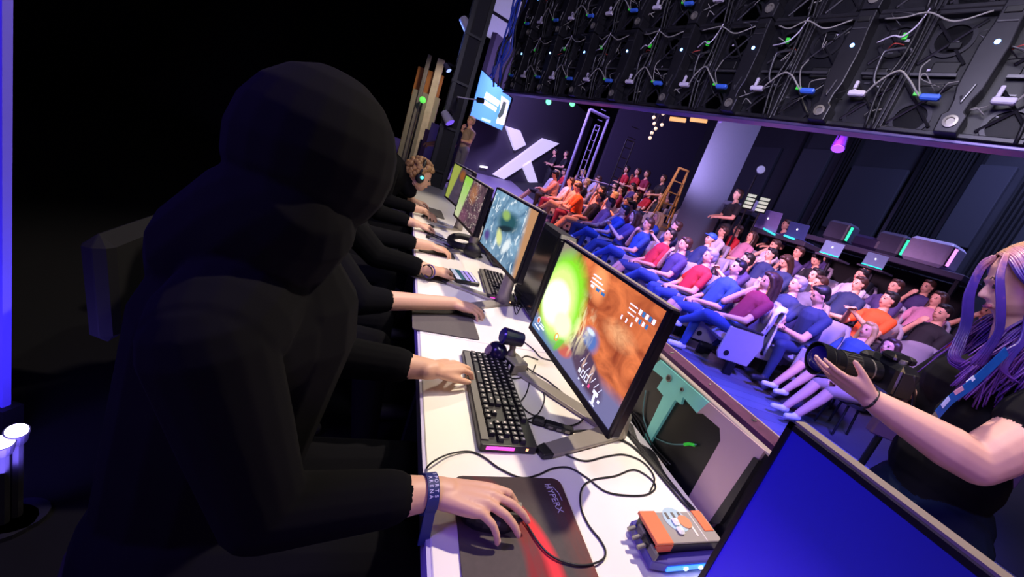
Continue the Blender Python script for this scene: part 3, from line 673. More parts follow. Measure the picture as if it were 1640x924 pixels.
# ------------------------------------------------------------------ things on the desk
def place(name, label, cat, x, y, z=DZ, rz=0.0, group=None): return empty(name, (x, y, z), rz, label, cat, group)
KEYT = mat('keycap_black', '#26242a', .45, var=.1); KEYL = mat('keycap_legend', '#cfc6bf', .5); KBB = mat('keyboard_case', '#2d2a2c', .4)
RGB = mat('keyboard_pink_light', '#ff50d8', .4, emit='#ff58d0', es=1.0); RGBV = mat('keyboard_violet_light', '#5a38e8', .4, emit='#4a30e0', es=.8)
def keyboard(x, y, rz, label, z=DZ):
    """local x = depth (towards the screen), local y = length, origin at the near left corner of the case as the player sees it"""
    t = place('keyboard', label, 'keyboard', x, y, z + .001, rz, 'keyboards on the desk')
    Wd, L = .145, .442
    MB().prism([(0, .004), (.004, 0), (Wd - .004, 0), (Wd, .004), (Wd, L - .004), (Wd - .004, L), (.004, L), (0, L - .004)], .0, .020).build('case', KBB, t, bevel=.002)
    MB().box((.012, L / 2, .0215), (.018, L - .03, .003), GREYP).build('front_rail', None, t)
    MB().box((.05, .0, .012), (.07, .004, .008), RGB).build('end_light', None, t); MB().box((.118, .0005, .012), (.006, .004, .006), mat('orange_led', '#ff9a60', .4, emit='#ffb080', es=2)).build('end_light', None, t)
    # player sits at -x and faces +x: his left is +y; columns run from his left (y = L) to his right (y = 0)
    u = .0188; rows = []
    r5 = [(1, .0)] * 1
    def row(xr, items):
        yy = L - .014
        for w_, gap in items:
            yy -= gap * u
            if w_ > 0: rows.append((xr, yy - w_ * u / 2, w_)); yy -= w_ * u
            else: yy += w_ * u
    nav = [(1, .18), (1, 0), (1, 0)]; num = [(1, .18)] + [(1, 0)] * 3
    row(.128, [(1, 0), (1, .9), (1, 0), (1, 0), (1, 0), (1, .4), (1, 0), (1, 0), (1, 0), (1, .45), (1, 0), (1, 0), (1, 0)] + nav)
    row(.106, [(1, 0)] * 13 + [(2, 0)] + nav + num)
    row(.087, [(1.5, 0)] + [(1, 0)] * 12 + [(1.5, 0)] + nav + [(1, .18), (1, 0), (1, 0), (1, 0)])
    row(.068, [(1.75, 0)] + [(1, 0)] * 11 + [(2.25, 0)] + [(1, 3.36), (1, 0), (1, 0)])
    row(.049, [(2.25, 0)] + [(1, 0)] * 10 + [(2.75, 0), (1, 1.18), (1, 1.18), (1, 0), (1, 0), (1, 0)])
    row(.030, [(1.25, 0), (1.25, 0), (1.25, 0), (6.25, 0), (1.25, 0), (1.25, 0), (1.25, 0), (1.25, 0), (1, .18), (1, 0), (1, 0), (2, .18), (1, 0)])
    for xr, yr, w_ in rows:
        mb = MB(); a, b = .0078, w_ * u / 2 - .0012
        vs = [(xr - a, yr - b, .020), (xr + a, yr - b, .020), (xr + a, yr + b, .020), (xr - a, yr + b, .020), (xr - a + .002, yr - b + .002, .030), (xr + a - .001, yr - b + .002, .030), (xr + a - .001, yr + b - .002, .030), (xr - a + .002, yr + b - .002, .030)]
        mb.add(vs, [(0, 3, 2, 1), (0, 1, 5, 4), (1, 2, 6, 5), (2, 3, 7, 6), (3, 0, 4, 7), (4, 5, 6, 7)], KEYT)
        lw = min(b * 1.1, .0058)
        mb.box((xr + .0015, yr, .0302), (.0055, lw, .0004), KEYL)
        mb.build('key', None, t)
    return t
keyboard(.372 * .807, .873 * .807, math.radians(-1.5), 'black backlit keyboard under the nearest player\'s left hand, pink light at its end')
kb2 = onz(779, 479, DZ)
keyboard(kb2.x, kb2.y, math.radians(-4), 'black keyboard in front of the pale blue armour monitor')

def pad(c, W, L, rz, m, label, name='mouse_pad', rad=.02):
    t = place(name, label, 'mouse pad', c[0], c[1], DZ + .001, rz, 'mouse pads on the desk')
    pts = []
    for cx, cy, a0 in ((W / 2 - rad, L / 2 - rad, 0), (-W / 2 + rad, L / 2 - rad, 90), (-W / 2 + rad, -L / 2 + rad, 180), (W / 2 - rad, -L / 2 + rad, 270)):
        for k in range(5): a = math.radians(a0 + 22.5 * k); pts.append((cx + rad * math.cos(a), cy + rad * math.sin(a)))
    MB().prism(pts, 0, .004, m).build('surface', None, t); return t
def red_pad_mat():
    m = mat('pad_black_red_streak', '#4d4440', .75, var=.2, scale=90); nt = m.node_tree; b = nt.nodes['Principled BSDF']; old = b.inputs['Base Color'].links[0].from_socket
    tc = nt.nodes.new('ShaderNodeTexCoord'); n = N.__new__(N); n.nt = nt; sp = nt.nodes.new('ShaderNodeSeparateXYZ'); nt.links.new(tc.outputs['Object'], sp.inputs[0]); n.u, n.v = sp.outputs[0], sp.outputs[1]; n.uv = tc.outputs['Object']
    # a curved red ribbon that widens towards the player's right
    nz = n.noise(10, 3, 1.0, 5, 1, .45)
    cv = n.m('ADD', n.u, n.m('MULTIPLY_ADD', n.m('MULTIPLY', n.v, n.v), 2.2, n.m('MULTIPLY_ADD', n.v, .42, -.004)))
    wd = n.m('MULTIPLY_ADD', n.v, -.14, .022)
    rib = n.step(n.m('SUBTRACT', wd, n.m('ABSOLUTE', cv)), .012); hot = n.step(n.m('SUBTRACT', .012, n.m('ABSOLUTE', n.m('ADD', cv, -.018))), .014)
    c = n.mix(n.m('MULTIPLY', rib, n.m('MULTIPLY', nz, 1.5)), old, '#8a1420'); c = n.mix(n.m('MULTIPLY', hot, n.step(n.m('SUBTRACT', .10, n.v), .05)), c, '#f0303c')
    c = n.mix(n.m('MULTIPLY', n.step(n.lin(1, 0, -.098), .05), n.m('MULTIPLY', nz, 1.1)), c, '#8a3428')
    c = n.mix(n.m('MULTIPLY', n.step(n.lin(.2, 1, -.06), .06), .75), c, '#2a1018')
    nt.links.new(c, b.inputs['Base Color']); return m
p0 = pad((.353, .503), .246, .245, math.radians(-1.5), red_pad_mat(), 'black and red mouse pad under the nearest player\'s right hand')
T_ = Matrix.Translation((.090, .068, .0045)) @ Matrix.Rotation(math.radians(-84), 4, 'Z') @ Matrix.Shear('XY', 4, (.25, 0))
text_obj('brand_lettering', 'HYPERX', .021, T_, mat('pad_print_white', '#cfc8dc', .6), p0, .0002)
mb = MB().tube([(.078, .098, .0046), (.098, .096, .0046), (.106, .080, .0046), (.108, .060, .0046)], .0006, 4, MATS['pad_print_white']); mb.build('brand_swoosh', None, p0)
PG = mat('pad_grey', '#5a5450', .85, var=.12, scale=120)
def pad_by_corner(pix, W, L, rz, label):      # the corner towards the screens and the camera
    c = onz(pix[0], pix[1], DZ); pad((c.x - W / 2, c.y + L / 2), W, L, rz, PG, label, rad=.012)
pad_by_corner((768, 546), .238, .29, 0, 'large plain grey mouse pad under the second player\'s right arm')
pad_by_corner((718, 457), .175, .16, 0, 'small grey pad under the second player\'s left wrist beside the phone')
pad_by_corner((729, 417), .21, .26, 0, 'grey mouse pad beside the headset, third from the camera')
pad_by_corner((712, 352), .21, .40, 0, 'farthest grey mouse pad under the curly-haired player\'s hand')

MOUSE = mat('mouse_black', '#1c1b1e', .4); MOUSEG = mat('mouse_grey', '#8a8478', .4)
def mouse(x, y, rz, label, z=DZ + .005):
    t = place('computer_mouse', label, 'mouse', x, y, z, rz, 'mice on the mouse pads')
    prof = []; mb = MB(); n = 16; rings = []
    for i in range(9):
        u = i / 8; xx = -.060 + .120 * u; wv = .031 * (1 - .9 * abs(2 * u - 1) ** 3.2) ; hv = .038 * math.sin(math.pi * min(.98, .06 + .88 * u) ** .8) + .004
        rings.append([(xx, wv * math.cos(a), max(0, hv * math.sin(a))) for a in [math.pi * k / (n - 1) for k in range(n)]])
    vs = [p for r in rings for p in r]; fs = [(i * n + k, i * n + k + 1, (i + 1) * n + k + 1, (i + 1) * n + k) for i in range(8) for k in range(n - 1)]
    fs += [tuple(range(n)), tuple(8 * n + k for k in range(n - 1, -1, -1)), tuple([i * n for i in range(9)] + [i * n + n - 1 for i in range(8, -1, -1)])]
    mb.add(vs, fs, MOUSE).build('body', None, t, smooth=False)
    MB().box((.030, .0, .033), (.028, .006, .012), MOUSEG, bev=.003).build('scroll_wheel', None, t)
    MB().box((.034, .013, .0265), (.045, .018, .004), MOUSEG, bev=.002).build('left_button', None, t); MB().box((.034, -.013, .0265), (.045, .018, .004), MOUSE, bev=.002).build('right_button', None, t)
    return t
mouse(.292, .525, math.radians(-12), 'black mouse with grey wheel under the nearest player\'s right hand')
mouse(.385, 1.50, math.radians(10), 'dark mouse under the second player\'s right hand')
mouse(.315, 2.385, math.radians(20), 'dark mouse under the third player\'s right hand')
mouse(.31, 3.37, math.radians(20), 'dark mouse under the farthest player\'s right hand')

# webcam on a small clamp block
wc = place('webcam', 'round black ball webcam on a silver clamp block behind the keyboard', 'webcam', .455, 1.115, DZ, math.radians(20))
NAVY = mat('gloss_navy', '#1a1436', .22); KH = mat('khaki_metal', '#a39c84', .4, .3)
MB().box((.02, -.025, .022), (.060, .075, .042), KH, bev=.005).build('clamp_block', None, wc)
MB().box((-.011, -.025, .020), (.004, .070, .036), BLACK).build('port_panel', None, wc)
for dy in (-.045, -.02, .0): MB().box((-.0145, dy, .022), (.004, .008, .022), mat('port_white', '#e8e2d4', .4), bev=.001).build('port', None, wc)
MB().sph((-.022, .030, .036), (.034, .040, .036), 20, NAVY).build('lower_housing', None, wc, smooth=True)
MB().cyl((-.052, .036, .04), (-.058, .038, .042), .018, m=mat('lens_mauve', '#8a6a86', .2)).build('lower_lens', None, wc)
MB().tube([(.015, .0, .04), (.018, .005, .06), (.015, .010, .085)], [.018, .010, .013], 12, KH).build('neck', None, wc, smooth=True)
MB().cyl((-.028, .020, .105), (.040, .0, .098), .029, .024, 24, NAVY).build('camera_barrel', None, wc)
mb = MB(); dv = Vector((-.068, .020, .007)).normalized()
mb.cyl(Vector((-.028, .020, .105)), Vector((-.028, .020, .105)) + dv * .006, .027, .022, 24, mat('lens_indigo', '#221a66', .15)); mb.build('camera_lens', None, wc)
# small orange item between webcam and screen
o = MB().box((.515, 1.13, DZ + .012), (.02, .035, .022), mat('orange_plastic', '#e08a50', .5), rz=.5, bev=.004).build('cable_clip'); tag(o, 'tiny orange plug lying behind the webcam', 'plug')

# cable adapter (usb hub)
hb = place('usb_hub', 'small black usb hub in the tangle of cables by the monitor foot', 'usb hub', .545, .80, DZ, math.radians(-18))
MB().box((0, 0, .009), (.085, .024, .016), BLACK, bev=.003).build('housing', None, hb)
for k in (-.025, 0, .025): MB().box((k, -.0125, .009), (.014, .002, .007), STEEL).build('port', None, hb)
MB().box((-.060, .002, .011), (.035, .026, .020), BLACK, bev=.005).build('plug', None, hb)

# cables on the desk
def desk_cable(pix, label, r=.0021, z=None, name='cable', closed=False, m=CABLE):
    pts = []
    for i, q in enumerate(pix):
        zz = DZ + r + .0008 + (q[2] if len(q) > 2 else 0); pts.append(onz(q[0], q[1], zz))
    return tag(MB().tube(spline(pts, 7), r, 6, m).build(name, None, smooth=True), label, 'cable')
desk_cable([(676, 762, -.05), (690, 742, .012), (720, 727, .005), (752, 723, .0), (775, 732), (800, 750), (835, 765), (862, 760), (885, 750), (912, 749), (940, 765), (968, 786), (1000, 793), (1035, 792), (1050, 780), (1040, 765), (1015, 752), (985, 762), (950, 768), (932, 782), (930, 810), (942, 840), (962, 866), (970, 885), (962, 898, .004), (935, 905, .006), (905, 900, .006), (880, 888, .006), (860, 866, .006), (845, 842, .006), (834, 828, .008), (818, 822, .014)], 'long black mouse cable looping across the white desk to the nearest mouse')
desk_cable([(881, 716), (895, 722), (915, 732), (940, 738), (970, 731), (1000, 728), (1030, 740), (1048, 765), (1040, 790)], 'thin black cable running right from the usb hub over the monitor foot')
desk_cable([(905, 690), (870, 672), (843, 658), (830, 640), (815, 620), (808, 605), (815, 596), (835, 592), (858, 602), (868, 620), (872, 640), (862, 662), (845, 672), (830, 676)], 'thin cable loop right of the keyboard, largest of the tangle')
desk_cable([(890, 684), (920, 680), (935, 668), (925, 650), (900, 628), (875, 608), (852, 594), (835, 580), (842, 570), (862, 576)], 'thin cable crossing from the webcam to the usb hub')
desk_cable([(832, 574), (818, 578), (805, 588), (806, 600), (818, 606), (838, 604), (852, 596), (858, 584)], 'short cable curl just below the webcam')
desk_cable([(893, 690), (870, 682), (850, 676), (835, 668), (828, 652), (842, 632), (848, 610), (846, 594), (830, 578)], 'thin cable hanging along the left side of the tangle')
desk_cable([(840, 548), (855, 560), (866, 572), (885, 578)], 'short cable stub running from the webcam towards the screen')
desk_cable([(903, 693), (925, 690), (945, 689), (960, 687)], 'straight thick lead from the usb hub to the monitor foot', .003)
desk_cable([(985, 700), (1010, 712), (1035, 735), (1060, 765), (1090, 800), (1120, 830)], 'thick cable at the foot of the tower, nearest the camera', .0032)
for k in range(9):
    a = k * 5.0
    desk_cable([(992 + a * .5, 668 + a * .3, .02), (1004 + a * .5, 690 + a * .5, .006), (1022 + a * .6, 716 + a * .2, .002 * (k % 3)), (1048 + a * .4, 748 + a * .25), (1080 + a * .3, 782 + a * .3), (1112 + a * .1, 815 + a * .3)], 'black cable of the bundle running along the foot of the tower', .0026).__setitem__('group', 'cable bundle at the back of the desk')
for k in range(6):
    desk_cable([(780 + k * 9, 470 - k * 3), (800 + k * 6, 482 + k * 2), (822, 490 - k * 4), (846 - k * 4, 478 + k * 5), (838, 462 + k * 4)], 'thin cable in the knot behind the second keyboard', .002).__setitem__('group', 'cables behind the second keyboard')

# phone lying by the second keyboard
ph = place('smartphone', 'small phone with lavender striped screen lying by the second player\'s left hand', 'phone', .30, 1.66, DZ, math.radians(8))
o_ = onz(745, 448, DZ); ph.location = (o_.x - .01, o_.y, DZ)
MB().box((0, 0, .012), (.125, .165, .020), BLACK, bev=.004).build('body', None, ph)
for k, (c_, w_) in enumerate((('#e8ecf2', .018), ('#2a6a72', .016), ('#b9aee8', .012), ('#8a78d0', .014), ('#c9c2ea', .010))):
    MB().box((-.048 + k * .024, 0, .0225), (w_ * 1.3, .150, .0012), mat('phone_stripe_%d' % k, c_, .4, emit=c_, es=.35)).build('screen_stripe', None, ph)

# headset lying on the desk
hs = place('headset', 'black over-ear headset with violet sheen lying on the desk between two players', 'headset', .37, 2.33, DZ, math.radians(60))
o_ = onz(752, 404, DZ); hs.location = (o_.x, o_.y, DZ); hs.scale = (1.5, 1.5, 1.5); HB = mat('headset_black', '#141318', .55)
mb = MB(); mb.tube([(.0 + .085 * math.cos(a), .085 * math.sin(a) * 1.15, .035 + .01 * math.sin(a * 2)) for a in [math.radians(d) for d in range(-20, 201, 20)]], .015, 10, HB); mb.build('headband', None, hs, smooth=True)
for s in (1, -1):
    MB().sph((.082 * s, -.035, .032), (.024, .042, .032), 16, HB).build('ear_cup', None, hs, smooth=True)
    MB().sph((.066 * s, -.035, .032), (.018, .036, .028), 16, mat('ear_pad', '#221d50', .7)).build('ear_pad', None, hs, smooth=True)
mb = MB(); mb.tube([(.09, -.06, .03), (.06, -.12, .03), (.02, -.14, .028)], .004, 6, HB); mb.sph((.015, -.142, .028), .010, 10, HB); mb.build('boom_microphone', None, hs, smooth=True)
for k in range(3):
    desk_cable([(676 + k * 4, 366 + 5 * k), (700, 378 + 3 * k), (722, 386 + 5 * k), (745, 396 + 3 * k), (765, 405 + 3 * k), (772, 412)], 'thick black headset cable coming from the left', .005).__setitem__('group', 'headset cables')

# audio interface box, orange, grey and blue
ab = place('sound_card_box', 'grey and orange sound card box with white knobs and blue lights on the desk', 'sound card', 0, 0)
c4 = [onz(1032, 832, DZ + .055), onz(1118, 812, DZ + .055), onz(1140, 855, DZ + .055), onz(1062, 884, DZ + .055)]
ctr = sum(c4, Vector()) / 4; ab.location = (ctr.x, ctr.y, DZ); ux = (c4[3] - c4[0]); ux.z = 0; lx = ux.length; ux.normalize(); uy = Vector((-ux.y, ux.x, 0)); ly = abs((c4[1] - c4[0]).dot(uy)); sg = 1 if (c4[1] - c4[0]).dot(uy) > 0 else -1
TB = Matrix.Identity(4)
for i in range(3): TB[i][0] = ux[i]; TB[i][1] = (uy * sg)[i]; TB[i][2] = (0, 0, 1)[i]
ORG = mat('orange_shell', '#ee7f50', .45, var=.05); GRY = mat('putty_grey', '#a19a92', .5, var=.04); PAL = mat('pale_blue_print', '#b4d0da', .5); VIO = mat('violet_edge', '#4a3f96', .4)
MB().prism([(-lx / 2 - .006, -ly / 2 - .004), (lx / 2 + .012, -ly / 2 - .004), (lx / 2 + .020, -ly / 2 + .03), (lx / 2 + .020, ly / 2), (-lx / 2, ly / 2), (-lx / 2 - .010, -ly / 2 + .02)], .006, .028, VIO, TB).build('base', None, ab, bevel=.003)
MB().box((lx / 2 + .0215, .012, .016), (.003, ly * .8, .010), mat('blue_led_bar', '#2a6aff', .3, emit='#2a6cff', es=2.5), T=TB).build('light_bar', None, ab)
for q in (-.01, .03): MB().sph((lx / 2 + .024, q, .016), (.003, .006, .004), 8, mat('led_white_blue', '#cfe6ff', .3, emit='#b8dcff', es=7), T=TB).build('led', None, ab)
MB().box((0, 0, .040), (lx * .97, ly * .98, .026), BLACK, T=TB, bev=.004).build('middle_body', None, ab)
MB().box((0, .0, .0545), (lx, ly, .004), GRY, T=TB).build('top_plate', None, ab)
MB().box((0, -ly / 2 + ly * .11, .0555), (lx + .004, ly * .24, .008), ORG, T=TB, bev=.001).build('orange_stripe', None, ab)
MB().box((lx / 2 + .001, -ly / 2 + ly * .11, .046), (.004, ly * .24, .016), mat('orange_dark', '#d8502e', .45), T=TB).build('orange_stripe_end', None, ab)
MB().box((-.012, ly / 2 - ly * .10, .0560), (lx * .72, ly * .15, .006), ORG, T=TB, bev=.001).build('orange_stripe', None, ab)
MB().box((0, ly / 2 - ly * .235, .0568), (lx * .98, .0022, .001), WHITE, T=TB).build('seam', None, ab)
mb = MB(); mb.lathe([(.0, 0), (.030, 0), (.030, .0006), (.0, .0006)], 28, PAL, TB @ Matrix.Translation((-lx * .24, -.002, .0567))); mb.build('round_print', None, ab)
for k in range(3): MB().box((-lx * .36, -.020 + k * .018, .0575), (lx * .24, .007, .0006), GREYP, T=TB).build('grey_bar_print', None, ab)
mb = MB(); mb.lathe([(.0, 0), (.016, 0), (.016, .0006), (.0, .0006)], 24, mat('orange_print', '#f09468', .5), TB @ Matrix.Translation((-lx * .14, .018, .0580))); mb.build('round_print', None, ab)
for q in ((-lx * .12, -.010), (lx * .17, -.012)):
    MB().box((q[0], q[1], .061), (.018, .016, .010), mat('knob_white', '#f6f4f0', .35, emit='#ffffff', es=.15), T=TB, bev=.005).build('knob', None, ab)
MB().box((lx * .12, ly * .17, .0572), (lx * .42, .005, .0006), WHITE, T=TB).build('fine_print', None, ab)
for k in range(3):
    q = -lx * .32 + k * lx * .28; mb = MB(); mb.cyl((q, -ly / 2 - .006, .032), (q, -ly / 2 - .022, .026), .0045, m=STEEL, T=TB); mb.build('jack_plug', None, ab)
    mb = MB(); mb.box((q + .018, -ly / 2 - .003, .038), (.030, .008, .020), GREYP if k != 1 else BLACK, T=TB, bev=.003); mb.build('side_port', None, ab)

# ------------------------------------------------------------------ computer towers behind the monitors
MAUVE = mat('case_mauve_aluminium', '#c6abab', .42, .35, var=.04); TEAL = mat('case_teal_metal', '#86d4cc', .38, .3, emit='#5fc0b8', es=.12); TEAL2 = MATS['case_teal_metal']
INN = mat('case_inside_black', '#0c0e12', .4); CHIP = mat('chip_pale', '#d8d0c8', .5)
tw = empty('computer_tower', (.90, .66, .571), 0, 'open computer tower with mauve and teal side panel cut away over black innards', 'computer')
ti = Matrix.Translation((-.90, -.66, -.571)); XS = .868
def plate_x(pix, x, th, m, name, parent, inv, bev=0):
    a = [onx(px, py, x) for px, py in pix]; n = len(a); vs = [tuple(inv @ p) for p in a] + [tuple(inv @ (p + Vector((th, 0, 0)))) for p in a]
    return MB().add(vs, [tuple(range(n)), tuple(range(2 * n - 1, n - 1, -1))] + [(k, n + k, n + (k + 1) % n, (k + 1) % n) for k in range(n)], m).build(name, None, parent)
zt = onx(1058, 572, XS).z; print('tower top', zt, onx(1058, 572, XS), onx(1229, 721, XS))
ya, yb = .24, 1.02
MB().prism([(.571, XS), (zt, XS), (zt, XS + .014), (zt - .10, XS + .13), (.571, XS + .20)][::-1], ya, yb, INN, ti @ Matrix(((0, 1, 0, 0), (0, 0, 1, 0), (1, 0, 0, 0), (0, 0, 0, 1)))).build('chassis', None, tw)
MB().box((XS + .005, (ya + yb) / 2, zt + .003), (.020, yb - ya, .008), mat('case_top_edge', '#b8a8a0', .4, .3), T=ti, bev=.002).build('top_panel', None, tw)
plate_x([(1061, 577), (1139, 645), (1120, 662), (1098, 636), (1094, 648), (1085, 641), (1033, 728), (1026, 719), (1066, 634), (1056, 622), (1066, 606), (1046, 590)], XS, -.010, TEAL, 'teal_frame', tw, ti)
plate_x([(1139, 645), (1229, 722), (1144, 845), (1103, 803), (1158, 706), (1157, 686), (1130, 663), (1120, 662)], XS, -.010, MAUVE, 'side_panel', tw, ti)
plate_x([(1214, 732), (1222, 738), (1160, 838), (1140, 840)], XS, -.016, BLACK, 'front_fan_housing', tw, ti)
for px, py, r_ in ((1072, 606, .011), (1093, 624, .006)):
    q = onx(px, py, XS - .011); mb = MB(); mb.cyl(ti @ q, ti @ (q - Vector((.004, 0, 0))), r_, m=STEEL); mb.cyl(ti @ (q - Vector((.004, 0, 0))), ti @ (q - Vector((.0055, 0, 0))), r_ * .6, m=BLACK); mb.build('thumb_screw', None, tw)
rr = random.Random(3)
for k in range(60):
    px = rr.uniform(1050, 1150); py = 640 + (px - 1050) * .55 + rr.uniform(-5, 95)
    q = onx(px, py, XS + .010); s_ = rr.uniform(.004, .016)
    if q.z < .60: continue
    MB().box(ti @ q, (.004, s_ * rr.uniform(.4, 1), s_), CHIP if k % 5 == 0 else (STEEL if k % 5 == 3 else METAL)).build('circuit_component' if k % 3 else 'heat_sink', None, tw)
def xc(pix, x, r, m, name, parent, inv): return MB().tube(spline([inv @ onx(px, py, x) for px, py in pix], 6), r, 6, m).build(name, None, parent, smooth=True)
xc([(1034, 625), (1030, 665), (1042, 695), (1070, 710), (1098, 712), (1115, 712)], XS - .006, .0022, mat('cable_teal', '#5c8a84', .5), 'inner_cable', tw, ti)
xc([(1096, 712), (1104, 711), (1112, 713)], XS - .008, .0045, GRNC, 'green_plug', tw, ti)
for k in range(5): xc([(1003 + 3 * k, 660), (1012 + 4 * k, 690 - 4 * k), (1025 + 5 * k, 712), (1050 + 6 * k, 745)], XS - .010, .003, CABLE, 'inner_cable', tw, ti)
for k in range(5): xc([(1060 + 8 * k, 655 + 14 * k), (1080 + 8 * k, 668 + 10 * k), (1100 + 5 * k, 700 + 8 * k), (1090 + 3 * k, 740 + 8 * k)], XS + .004, .002, METAL, 'inner_cable', tw, ti)
# second and third towers
t2 = empty('computer_tower', (.725, 1.72, .7505), 0, 'black computer tower standing behind the pale blue armour monitor', 'computer')
MB().box((0, 0, .26), (.21, .44, .50), BLACK, bev=.02).build('chassis', None, t2)
MB().box((-.107, 0, .26), (.006, .40, .46), mat('smoked_panel', '#20222a', .15), bev=.004).build('side_panel', None, t2)
MB().box((-.02, -.222, .26), (.12, .006, .44), METAL, bev=.01).build('front_grille', None, t2)
for k in range(3):
    mb = MB(); mb.lathe([(.045, 0), (.055, 0), (.055, .006), (.045, .006)], 20, STEEL, Matrix.Translation((-.01, -.226, .11 + k * .14)) @ Matrix.Rotation(math.pi / 2, 4, 'X')); mb.build('fan_ring', None, t2)
t2.scale = (.45, .78, .84); t3 = copy_tree(t2); t3.location = (.70, 2.52, .7505); t3['label'] = 'black computer tower standing behind the green and plum monitor'
t4 = empty('computer_tower', (.975, 1.95, .571), 0, 'narrow teal-lit open computer tower between the first two monitors', 'computer')
MB().box((0, 0, .25), (.20, .30, .46), INN).build('chassis', None, t4)
for c_, d_ in (((-.103, 0, .465), (.008, .30, .03)), ((-.103, -.14, .25), (.008, .03, .46)), ((-.103, .0, .25), (.008, .022, .46)), ((-.103, 0, .03), (.008, .30, .03))): MB().box(c_, d_, TEAL2).build('teal_frame', None, t4)
for k in range(10): MB().box((-.104, rr.uniform(-.12, .12), rr.uniform(.06, .44)), (.006, .02, .014), METAL if k % 3 else mat('teal_glow', '#35b0a0', .4, emit='#1f9a8a', es=.5)).build('circuit_component', None, t4)
# cables trailing over the fascia
for k in range(5):
    pts = [(1058 + 22 * k, 580 + 21 * k), (1078 + 22 * k, 598 + 20 * k), (1100 + 22 * k, 612 + 19 * k), (1130 + 22 * k, 640 + 21 * k)]
    o = MB().tube(spline([onx(px, py, 1.07) + Vector((0, 0, .0)) for px, py in pts], 5), .006, 6, CABLE).build('cable', None, smooth=True); tag(o, 'black cable lying in the tray between the towers and the purple fascia', 'cable', 'cables in the rear tray')
# ------------------------------------------------------------------ raked floor under the audience
def hx(x): return 0.0 if x < 4.35 else (.16 * (x - 4.35) / .95 if x < 5.3 else min(.16 + .228 * (x - 5.3), 1.0))
def hy(y): return 0.0 if y < 4.5 else .067 * min(y - 4.5, 13.0)
def ground(x, y): return hx(x) + hy(y)
RIS = mat('riser_carpet', '#2b2933', .85, var=.1)
def grid(xs, ys, m, name):
    vs = [(x, y, ground(x, y) + .004) for y in ys for x in xs] + [(x, y, -.02) for y in ys for x in xs]; n = len(xs); N_ = n * len(ys); fs = []
    for j in range(len(ys) - 1):
        for i in range(n - 1):
            a = j * n + i; fs.append((a, a + 1, a + n + 1, a + n))
    return structure(MB().add(vs, fs, m).build(name, None))
grid([4.35 + .5 * i for i in range(15)] + [11.74], [-6.8 + .8 * j for j in range(14)] + [4.5 + .9 * j for j in range(16)], RIS, 'floor_rake')
grid([-.9 + .75 * i for i in range(8)], [4.5 + .9 * j for j in range(16)], mat('far_floor', '#8f86a6', .5, var=.06), 'floor_ramp')
def rowx(r): return 4.05 + .95 * r
# ------------------------------------------------------------------ theatre seat, facing +x, origin on the floor under the cushion
SEATF = mat('seat_fabric', '#8f8898', .8, var=.06, scale=60, bump=.05); SEATP = mat('seat_shell', '#a59aa2', .5, var=.04)
def theatre_seat():
    t = empty('theatre_seat', (0, 0, 0)); n = 14
    MB().box((.02, 0, .40), (.46, .46, .10), SEATF, bev=.045).build('cushion', None, t, smooth=False)
    mb = MB(); vs = []
    for j in range(8):
        z = .36 + .60 * j / 7; lean = -.22 - .14 * (j / 7); wv = .27 * (1 - .35 * max(0, (j - 4) / 3) ** 2)
        for sgn, th in ((1, 0), (-1, .06)):
            for k in range(n): a = -1 + 2 * k / (n - 1); vs.append((lean - th + .10 * abs(a) ** 2.2, a * wv * (1 if th == 0 else 1.03), z + (.0 if j < 7 else -.05 * abs(a) ** 3)))
    fs = []
    for j in range(7):
        for k in range(n - 1):
            a = j * 2 * n + k; b = a + n; fs.append((a, a + 2 * n, a + 2 * n + 1, a + 1)); fs.append((b, b + 1, b + 2 * n + 1, b + 2 * n))
        a = j * 2 * n; fs.append((a, a + n, a + 3 * n, a + 2 * n)); a += n - 1; fs.append((a, a + 2 * n, a + 3 * n, a + n))
    a = 7 * 2 * n
    for k in range(n - 1): fs.append((a + k, a + n + k, a + n + k + 1, a + k + 1)); fs.append((k, k + 1, n + k + 1, n + k))
    mb.add(vs, fs, SEATF).build('backrest', None, t, smooth=True)
    for s in (1, -1):
        T = Matrix.Translation((0, s * .285, 0))
        mb = MB(); mb.prism([(-.20, .17), (.20, .17), (.24, .24), (.22, .58), (-.22, .60), (-.27, .45)], -.018, .018, SEATP, T @ Matrix(((1, 0, 0, 0), (0, 0, -1, 0), (0, 1, 0, 0), (0, 0, 0, 1)))); mb.build('side_panel', None, t, bevel=.01)
        mb = MB(); mb.cyl((.13, s * .019, .26), (.13, s * .023, .26), .035, 16, m=BLACK, T=T) if False else mb.cyl((.13, s * .018, .26), (.13, s * .022, .26), .035, n=16, m=BLACK, T=T); mb.build('cup_hole_disc', None, t)  # black disc painted for the dark of the cup hole
        MB().box((.0, 0, .605), (.40, .06, .022), BLACKM, T=T, bev=.008).build('armrest', None, t)
        MB().box((.0, 0, .09), (.10, .05, .17), METAL, T=T).build('foot', None, t)
    return t
seat_proto = theatre_seat(); seat_used = [False]
def put_seat(x, y, z, rz, label, group='theatre seats of the audience'):
    o = copy_tree(seat_proto) if seat_used[0] else seat_proto; seat_used[0] = True
    o.location = (x, y, z); o.rotation_euler = (0, 0, rz); tag(o, label, 'seat', group); return o

